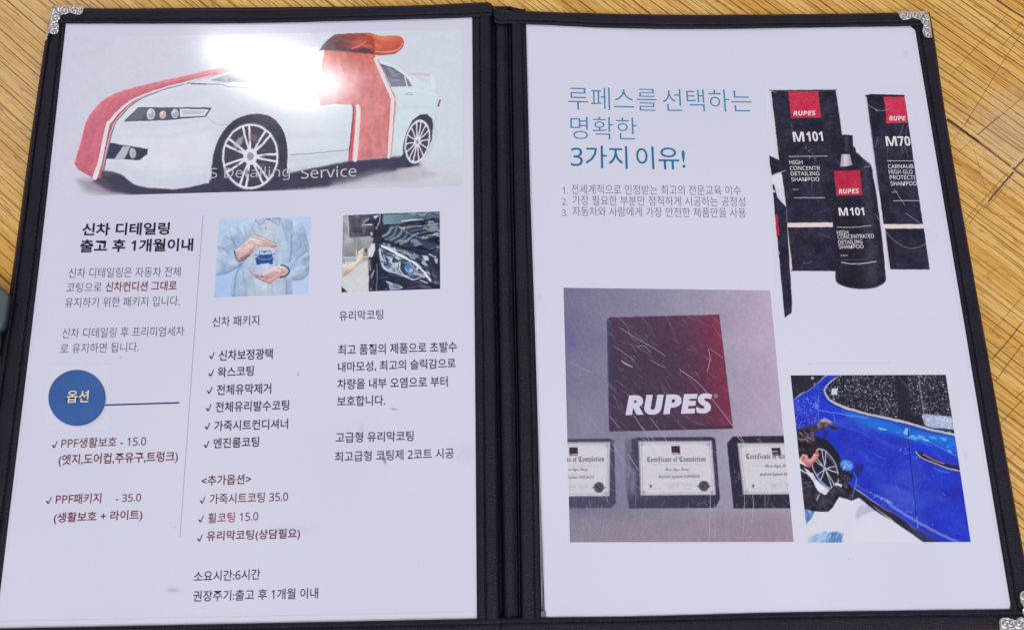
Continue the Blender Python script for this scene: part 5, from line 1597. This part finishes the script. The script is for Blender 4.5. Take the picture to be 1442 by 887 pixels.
MS = film_scratch_mat()
MS.name = 'film_scratch'
sc = []
for pts, w in ((M1((330, 250), (440, 320), (520, 365), (590, 412)), 1.0), (M1((305, 355), (365, 395), (420, 437)), .9), (M1((65, 440), (120, 470), (190, 502)), .9), (M1((345, 435), (380, 455), (410, 470)), 2.4), (M1((355, 448), (410, 472)), 1.2),
               (M2((60, 480), (160, 550), (240, 640), (325, 750), (420, 880)), 1.2), (M2((380, 530), (480, 620), (560, 720), (670, 870)), 1.0), (M2((222, 366), (262, 392), (302, 420)), .8), (M2((222, 370), (231, 420), (222, 470), (214, 495)), 1.3),
               (M1((505, 430), (545, 455), (585, 472)), .8), (M1((430, 360), (470, 355), (510, 395)), .8), (M1((395, 700), (440, 770), (500, 870)), 1.1), (M1((500, 740), (560, 820), (600, 880)), 1.0), (M1((280, 735), (340, 800)), .8),
               (M3((560, 40), (640, 100), (760, 230)), .9), (M3((620, 0), (690, 80), (780, 200)), 1.1), (M3((515, 200), (555, 260), (600, 330)), 1.3), (M3((400, 120), (440, 190), (490, 250)), .9), (M3((290, 270), (320, 360), (350, 470), (370, 560)), 1.0), (M3((30, 330), (60, 390)), .8),
               (M4((285, 410), (288, 560), (284, 700), (280, 840)), 1.3), (M4((440, 20), (500, 90), (570, 165)), 1.3), (M4((590, 460), (605, 560), (592, 720)), 1.1), (M4((540, 500), (535, 700), (525, 830)), .8), (M4((400, 700), (405, 820)), .7), (M4((350, 250), (420, 350), (440, 450)), .8),
               (M4((690, 480), (690, 600)), .7), (M4((320, 560), (325, 840)), .7), ([(1232, 300), (1255, 335), (1285, 350), (1320, 335)], .8), ([(1258, 265), (1275, 290)], 1.0), ([(1275, 300), (1300, 318), (1322, 336)], 1.0)):
    sc.append((smooth_line(pts, 10), w))
area1 = [(800, 430), (1010, 430), (1110, 740), (804, 755)]
for i in range(380):
    while True:
        x, y = rng.uniform(795, 1115), rng.uniform(415, 760)
        if x > 1085 + (y - 409) * .094 - 6: continue
        dens = .25 + .75 * math.exp(-((x - 870) / 90) ** 2) * (1 if y > 520 else .5)
        if rng.uniform() < dens: break
    a = rng.normal(.75, .22) if y < 690 else rng.normal(1.75, .3)
    if y > 700 and rng.uniform() < .35: a = rng.normal(2.0, .2)
    L_ = rng.gamma(2.0, 9.0)
    if y + L_ > 764: L_ = 764 - y
    b = rng.normal(0, .02) * L_
    dx, dy = math.cos(a), math.sin(a)
    sc.append(([(x, y), (x + dx * L_ / 2 - dy * b, y + dy * L_ / 2 + dx * b), (x + dx * L_, y + dy * L_)], rng.uniform(.22, .6)))
for i in range(60):
    x, y = rng.uniform(797, 1110), rng.uniform(420, 755)
    if x > 1085 + (y - 409) * .094 - 6: continue
    a = rng.uniform(0, 6.28)
    L_ = rng.uniform(1.5, 6)
    b = rng.normal(0, .3) * L_
    sc.append((smooth_line([(x, y), (x + math.cos(a) * L_ / 2 - math.sin(a) * b, y + math.sin(a) * L_ / 2 + math.cos(a) * b), (x + math.cos(a) * L_, y + math.sin(a) * L_)], 4), rng.uniform(.4, .7)))
for i in range(260):
    x, y = rng.uniform(800, 1110), rng.uniform(640, 760)
    if x > 1085 + (y - 409) * .094 - 6: continue
    a = rng.normal(1.7, .22) if rng.uniform() < .7 else rng.normal(.8, .25)
    L_ = rng.gamma(2.0, 7.0)
    if y + L_ > 764: L_ = 764 - y
    sc.append(([(x, y), (x + math.cos(a) * L_ / 2, y + math.sin(a) * L_ / 2), (x + math.cos(a) * L_ + .5, y + math.sin(a) * L_)], rng.uniform(.2, .5)))
for i in range(60):
    x, y = rng.uniform(780, 1400), rng.uniform(100, 830)
    if x > 1296 + (y - 60) * .16: continue
    a = rng.normal(.8, .5)
    L_ = rng.gamma(2.0, 6.0)
    sc.append(([(x, y), (x + math.cos(a) * L_ / 2, y + math.sin(a) * L_ / 2 + .4), (x + math.cos(a) * L_, y + math.sin(a) * L_)], rng.uniform(.3, .7)))
for i in range(26):
    x, y = rng.uniform(1120, 1340), rng.uniform(535, 755)
    a = rng.normal(.9, .6)
    L_ = rng.gamma(2.0, 5.0)
    sc.append(([(x, y), (x + math.cos(a) * L_ / 2, y + math.sin(a) * L_ / 2 + .4), (x + math.cos(a) * L_, y + math.sin(a) * L_)], rng.uniform(.3, .7)))
o = keep(ribbons('film_scratches', sc, ZP + .00022, MS, None), right)
o['kind'] = 'stuff'
sc = []
for i in range(70):
    x, y = rng.uniform(470, 560), rng.uniform(90, 215)
    a = rng.normal(-.75, .35) if i % 2 else rng.normal(.8, .4)
    L_ = rng.gamma(2.0, 5.0)
    sc.append(([(x, y), (x + math.cos(a) * L_ / 2, y + math.sin(a) * L_ / 2 + .5), (x + math.cos(a) * L_, y + math.sin(a) * L_)], rng.uniform(.3, .6)))
for i in range(30):
    x, y = rng.uniform(100, 640), rng.uniform(60, 700)
    a = rng.uniform(0, 3.1)
    L_ = rng.gamma(2.0, 4.0)
    sc.append(([(x, y), (x + math.cos(a) * L_ / 2, y + math.sin(a) * L_ / 2 + .5), (x + math.cos(a) * L_, y + math.sin(a) * L_)], rng.uniform(.25, .5)))
o = keep(ribbons('film_scratches', sc, ZP + .00022, MS, None), left)
o['kind'] = 'stuff'

for par_, e in ((right, [(743.6, 38), (750.4, 300), (758.8, 600), (765, 866)]), (right, [(742.6, 38), (749.0, 300), (757.6, 600), (763, 858)]), (left, [(662.2, 27), (664.8, 300), (667.3, 600), (669, 868)]),
                (left, [(97, 36), (58.5, 380), (10.5, 780)]), (right, [(1284.5, 44), (1310.5, 200), (1364, 520), (1420, 855)])):
    keep(ribbons('film_edge', [(smooth_line(e, 20), 1.1)], ZP + .0002, MS, None), par_)
o = mesh_obj('pocket_corner', [W(x, y, ZP + .0001) for x, y in ((1281, 36.2), (1291, 36), (1292.5, 47), (1287.3, 42))], [(3, 2, 1, 0)], plain('black_film', (0.006, 0.005, 0.009), .5))
if o.data.polygons[0].normal.z < 0: o.data.flip_normals()
keep(o, folder)
# small grey tab of the film pocket showing at the lower inner corner of the right page
o = mesh_obj('pocket_corner', [W(x, y, ZP + .0001) for x, y in ((761.6, 860.4), (769, 860.2), (769.6, 869), (761.8, 869.4))], [(3, 2, 1, 0)], plain('grey_film', (0.17, 0.16, 0.2), .4))
if o.data.polygons[0].normal.z < 0: o.data.flip_normals()
keep(o, folder)
o = mesh_obj('pocket_corner', [W(x, y, ZP + .0001) for x, y in ((1422.2, 851.5), (1424.6, 851.3), (1425.6, 857.3), (1421.4, 857.3))], [(3, 2, 1, 0)], plain('grey_film_dark', (0.12, 0.115, 0.14), .4))
if o.data.polygons[0].normal.z < 0: o.data.flip_normals()
keep(o, folder)


# ---------------------------------------------------------------- metal corners
def corner(outline, swirls, zbase, label, fold):
    P = np.array(outline)
    x0, x1, y0, y1 = P[:, 0].min() - 1, P[:, 0].max() + 1, P[:, 1].min() - 1, P[:, 1].max() + 1
    st = 0.27
    X, Y = np.meshgrid(np.arange(x0, x1, st), np.arange(y0, y1, st))
    sd = -sd_poly(X, Y, outline)
    e = np.clip(sd / 2.2, 0, 1)
    hgt = 0.0011 * (1 - (1 - e) ** 2)
    # raised rim, then hammered scrolls inside
    hgt += 0.00016 * np.exp(-((sd - 1.5) / .55) ** 2)
    best = np.full(X.shape, 1e9)
    val = np.zeros(X.shape)
    for cx, cy, r, ph in swirls:
        d = np.hypot(X - cx, Y - cy)
        t = np.arctan2(Y - cy, X - cx)
        m = d / r < best
        best = np.where(m, d / r, best)
        val = np.where(m, np.cos(d * 1.45 - t * 1.0 + ph), val)
    hgt += 0.00022 * val * np.clip((sd - 1.6) / 1.2, 0, 1) * np.clip(1.7 - best, 0, 1)
    (fx0, fy0), (fx1, fy1) = fold
    fl = math.hypot(fx1 - fx0, fy1 - fy0)
    df = np.abs((X - fx0) * (fy1 - fy0) - (Y - fy0) * (fx1 - fx0)) / fl
    hgt -= 0.00035 * np.exp(-(df / .6) ** 2) * (sd > 0)
    z = zbase + hgt
    z = np.where(sd < .35, zbase - .002, z)
    G = W(X, Y, z)
    # darker in the hollows of the relief and along the fold
    low_ = np.clip(.5 + .5 * val * np.clip((sd - 1.2) / 1.0, 0, 1), 0, 1) * np.clip(1 - np.exp(-(df / .8) ** 2), .15, 1)
    low_ = np.where(sd < 1.2, .9, low_) * (.85 + .3 * vnoise(X, Y, 3, 17))
    tint = np.array([.40, .38, .365]) + np.clip(low_, 0, 1)[..., None] * np.array([.52, .50, .475])
    o = grid_obj('corner_protector', G, MAT_SILVER, None, tint, True, sd > -.45)
    tag(o, label)
    return keep(o, folder)


Z1 = crop(50, 0, 12.67)
Z2 = crop(1250, 0, 12.675)
Z3 = crop(1362, 800, 10.2)
corner(Z1((290, 175), (315, 138), (345, 120), (430, 112), (640, 112), (830, 118), (858, 135), (868, 165), (862, 220), (830, 262), (780, 288), (720, 283), (650, 260), (600, 248), (570, 262), (530, 280), (490, 276), (462, 290), (456, 330), (440, 360), (415, 382), (425, 430), (432, 500), (425, 570), (400, 610), (350, 632), (290, 630), (240, 612), (222, 700), (215, 726), (176, 724), (190, 640), (235, 450), (264, 300)),
       [(a, b, r, p_) for (a, b), r, p_ in zip(Z1((360, 320), (350, 460), (320, 570), (520, 195), (690, 200), (800, 190)), (5, 5, 5, 6, 6, 5), (0, 2, 4, 1, 3, 5))], 0.0062, 'embossed silver corner at the upper left of the folder', Z1((330, 130), (460, 300)))
corner(Z2((185, 218), (260, 210), (400, 210), (640, 208), (690, 215), (730, 240), (750, 280), (775, 450), (802, 670), (790, 690), (740, 692), (680, 685), (640, 660), (615, 600), (605, 540), (615, 490), (625, 450), (600, 430), (575, 395), (570, 372), (540, 362), (500, 358), (465, 340), (430, 345), (390, 365), (330, 378), (260, 372), (215, 340), (185, 290), (175, 245)),
       [(a, b, r, p_) for (a, b), r, p_ in zip(Z2((260, 290), (370, 280), (500, 280), (620, 260), (690, 410), (690, 540), (700, 620), (680, 300)), (5, 5, 5, 4, 5, 5, 5, 4), (0, 2, 4, 1, 3, 5, 1, 2))], 0.0062, 'embossed silver corner at the upper right of the folder', Z2((690, 215), (575, 385)))
corner(Z3((475, 895), (455, 850), (442, 780), (455, 722), (500, 695), (580, 690), (640, 710), (690, 728), (720, 697), (770, 683), (806, 690), (800, 670), (778, 630), (780, 590), (800, 560), (780, 520), (760, 490), (742, 420), (745, 350), (775, 318), (830, 304), (890, 312), (925, 350), (960, 520), (1005, 830), (1010, 890), (990, 905)),
       [(a, b, r, p_) for (a, b), r, p_ in zip(Z3((560, 790), (640, 780), (760, 780), (860, 760), (820, 400), (850, 530), (880, 640)), (6, 6, 6, 6, 6, 6, 6), (0, 2, 4, 1, 3, 5, 1))], 0.0062, 'embossed silver corner at the lower right of the folder', Z3((1000, 895), (800, 690)))

# ---------------------------------------------------------------- grey green case at the left edge of the view
case = empty('flat_case', tuple(W(-30, 440, 0)))
tag(case, 'dull grey green flat case with a dark lower slab lying left of the black folder', 'case')


def slab(name, outline, z0, z1, mat, bev=0.0012):
    P = [tuple(q) for q in outline]
    n = len(P)
    cx, cy = np.mean(P, 0)
    rings = [(0, z0), (0, z1 - bev)] + [(bev * (1 - math.cos(a)), z1 - bev + bev * math.sin(a)) for a in (.5, 1.0, 1.57)]
    V = []
    for ins, z in rings:
        w = W([p[0] for p in P], [p[1] for p in P], z1)
        cc = w.mean(0)
        d = cc - w
        d /= np.linalg.norm(d[:, :2], axis=1)[:, None]
        w = w + d * ins
        w[:, 2] = z
        V += list(w)
    F = [tuple(range(n - 1, -1, -1))]
    for r in range(len(rings) - 1):
        F += [(r * n + i, r * n + (i + 1) % n, (r + 1) * n + (i + 1) % n, (r + 1) * n + i) for i in range(n)]
    F.append(tuple((len(rings) - 1) * n + i for i in range(n)))
    return keep(mesh_obj(name, V, F, mat, None, True), case)


m_case = plain('grey_green_plastic', (0.075, 0.10, 0.10), .55)
slab('lid', [(-120, 340), (-60, 362), (0, 403), (10.5, 414), (10, 420), (5, 452), (1, 461), (-8, 466), (-60, 482), (-130, 470)], .006, .011, m_case)
slab('base', [(-118, 344), (-58, 366), (0, 408), (8.5, 417), (8, 422), (2.5, 462), (0.5, 490), (-10, 500), (-60, 512), (-130, 500)], .0003, .0055, plain('case_black', (.006, .006, .008), .6))  # black slab filling the dark area below the lid
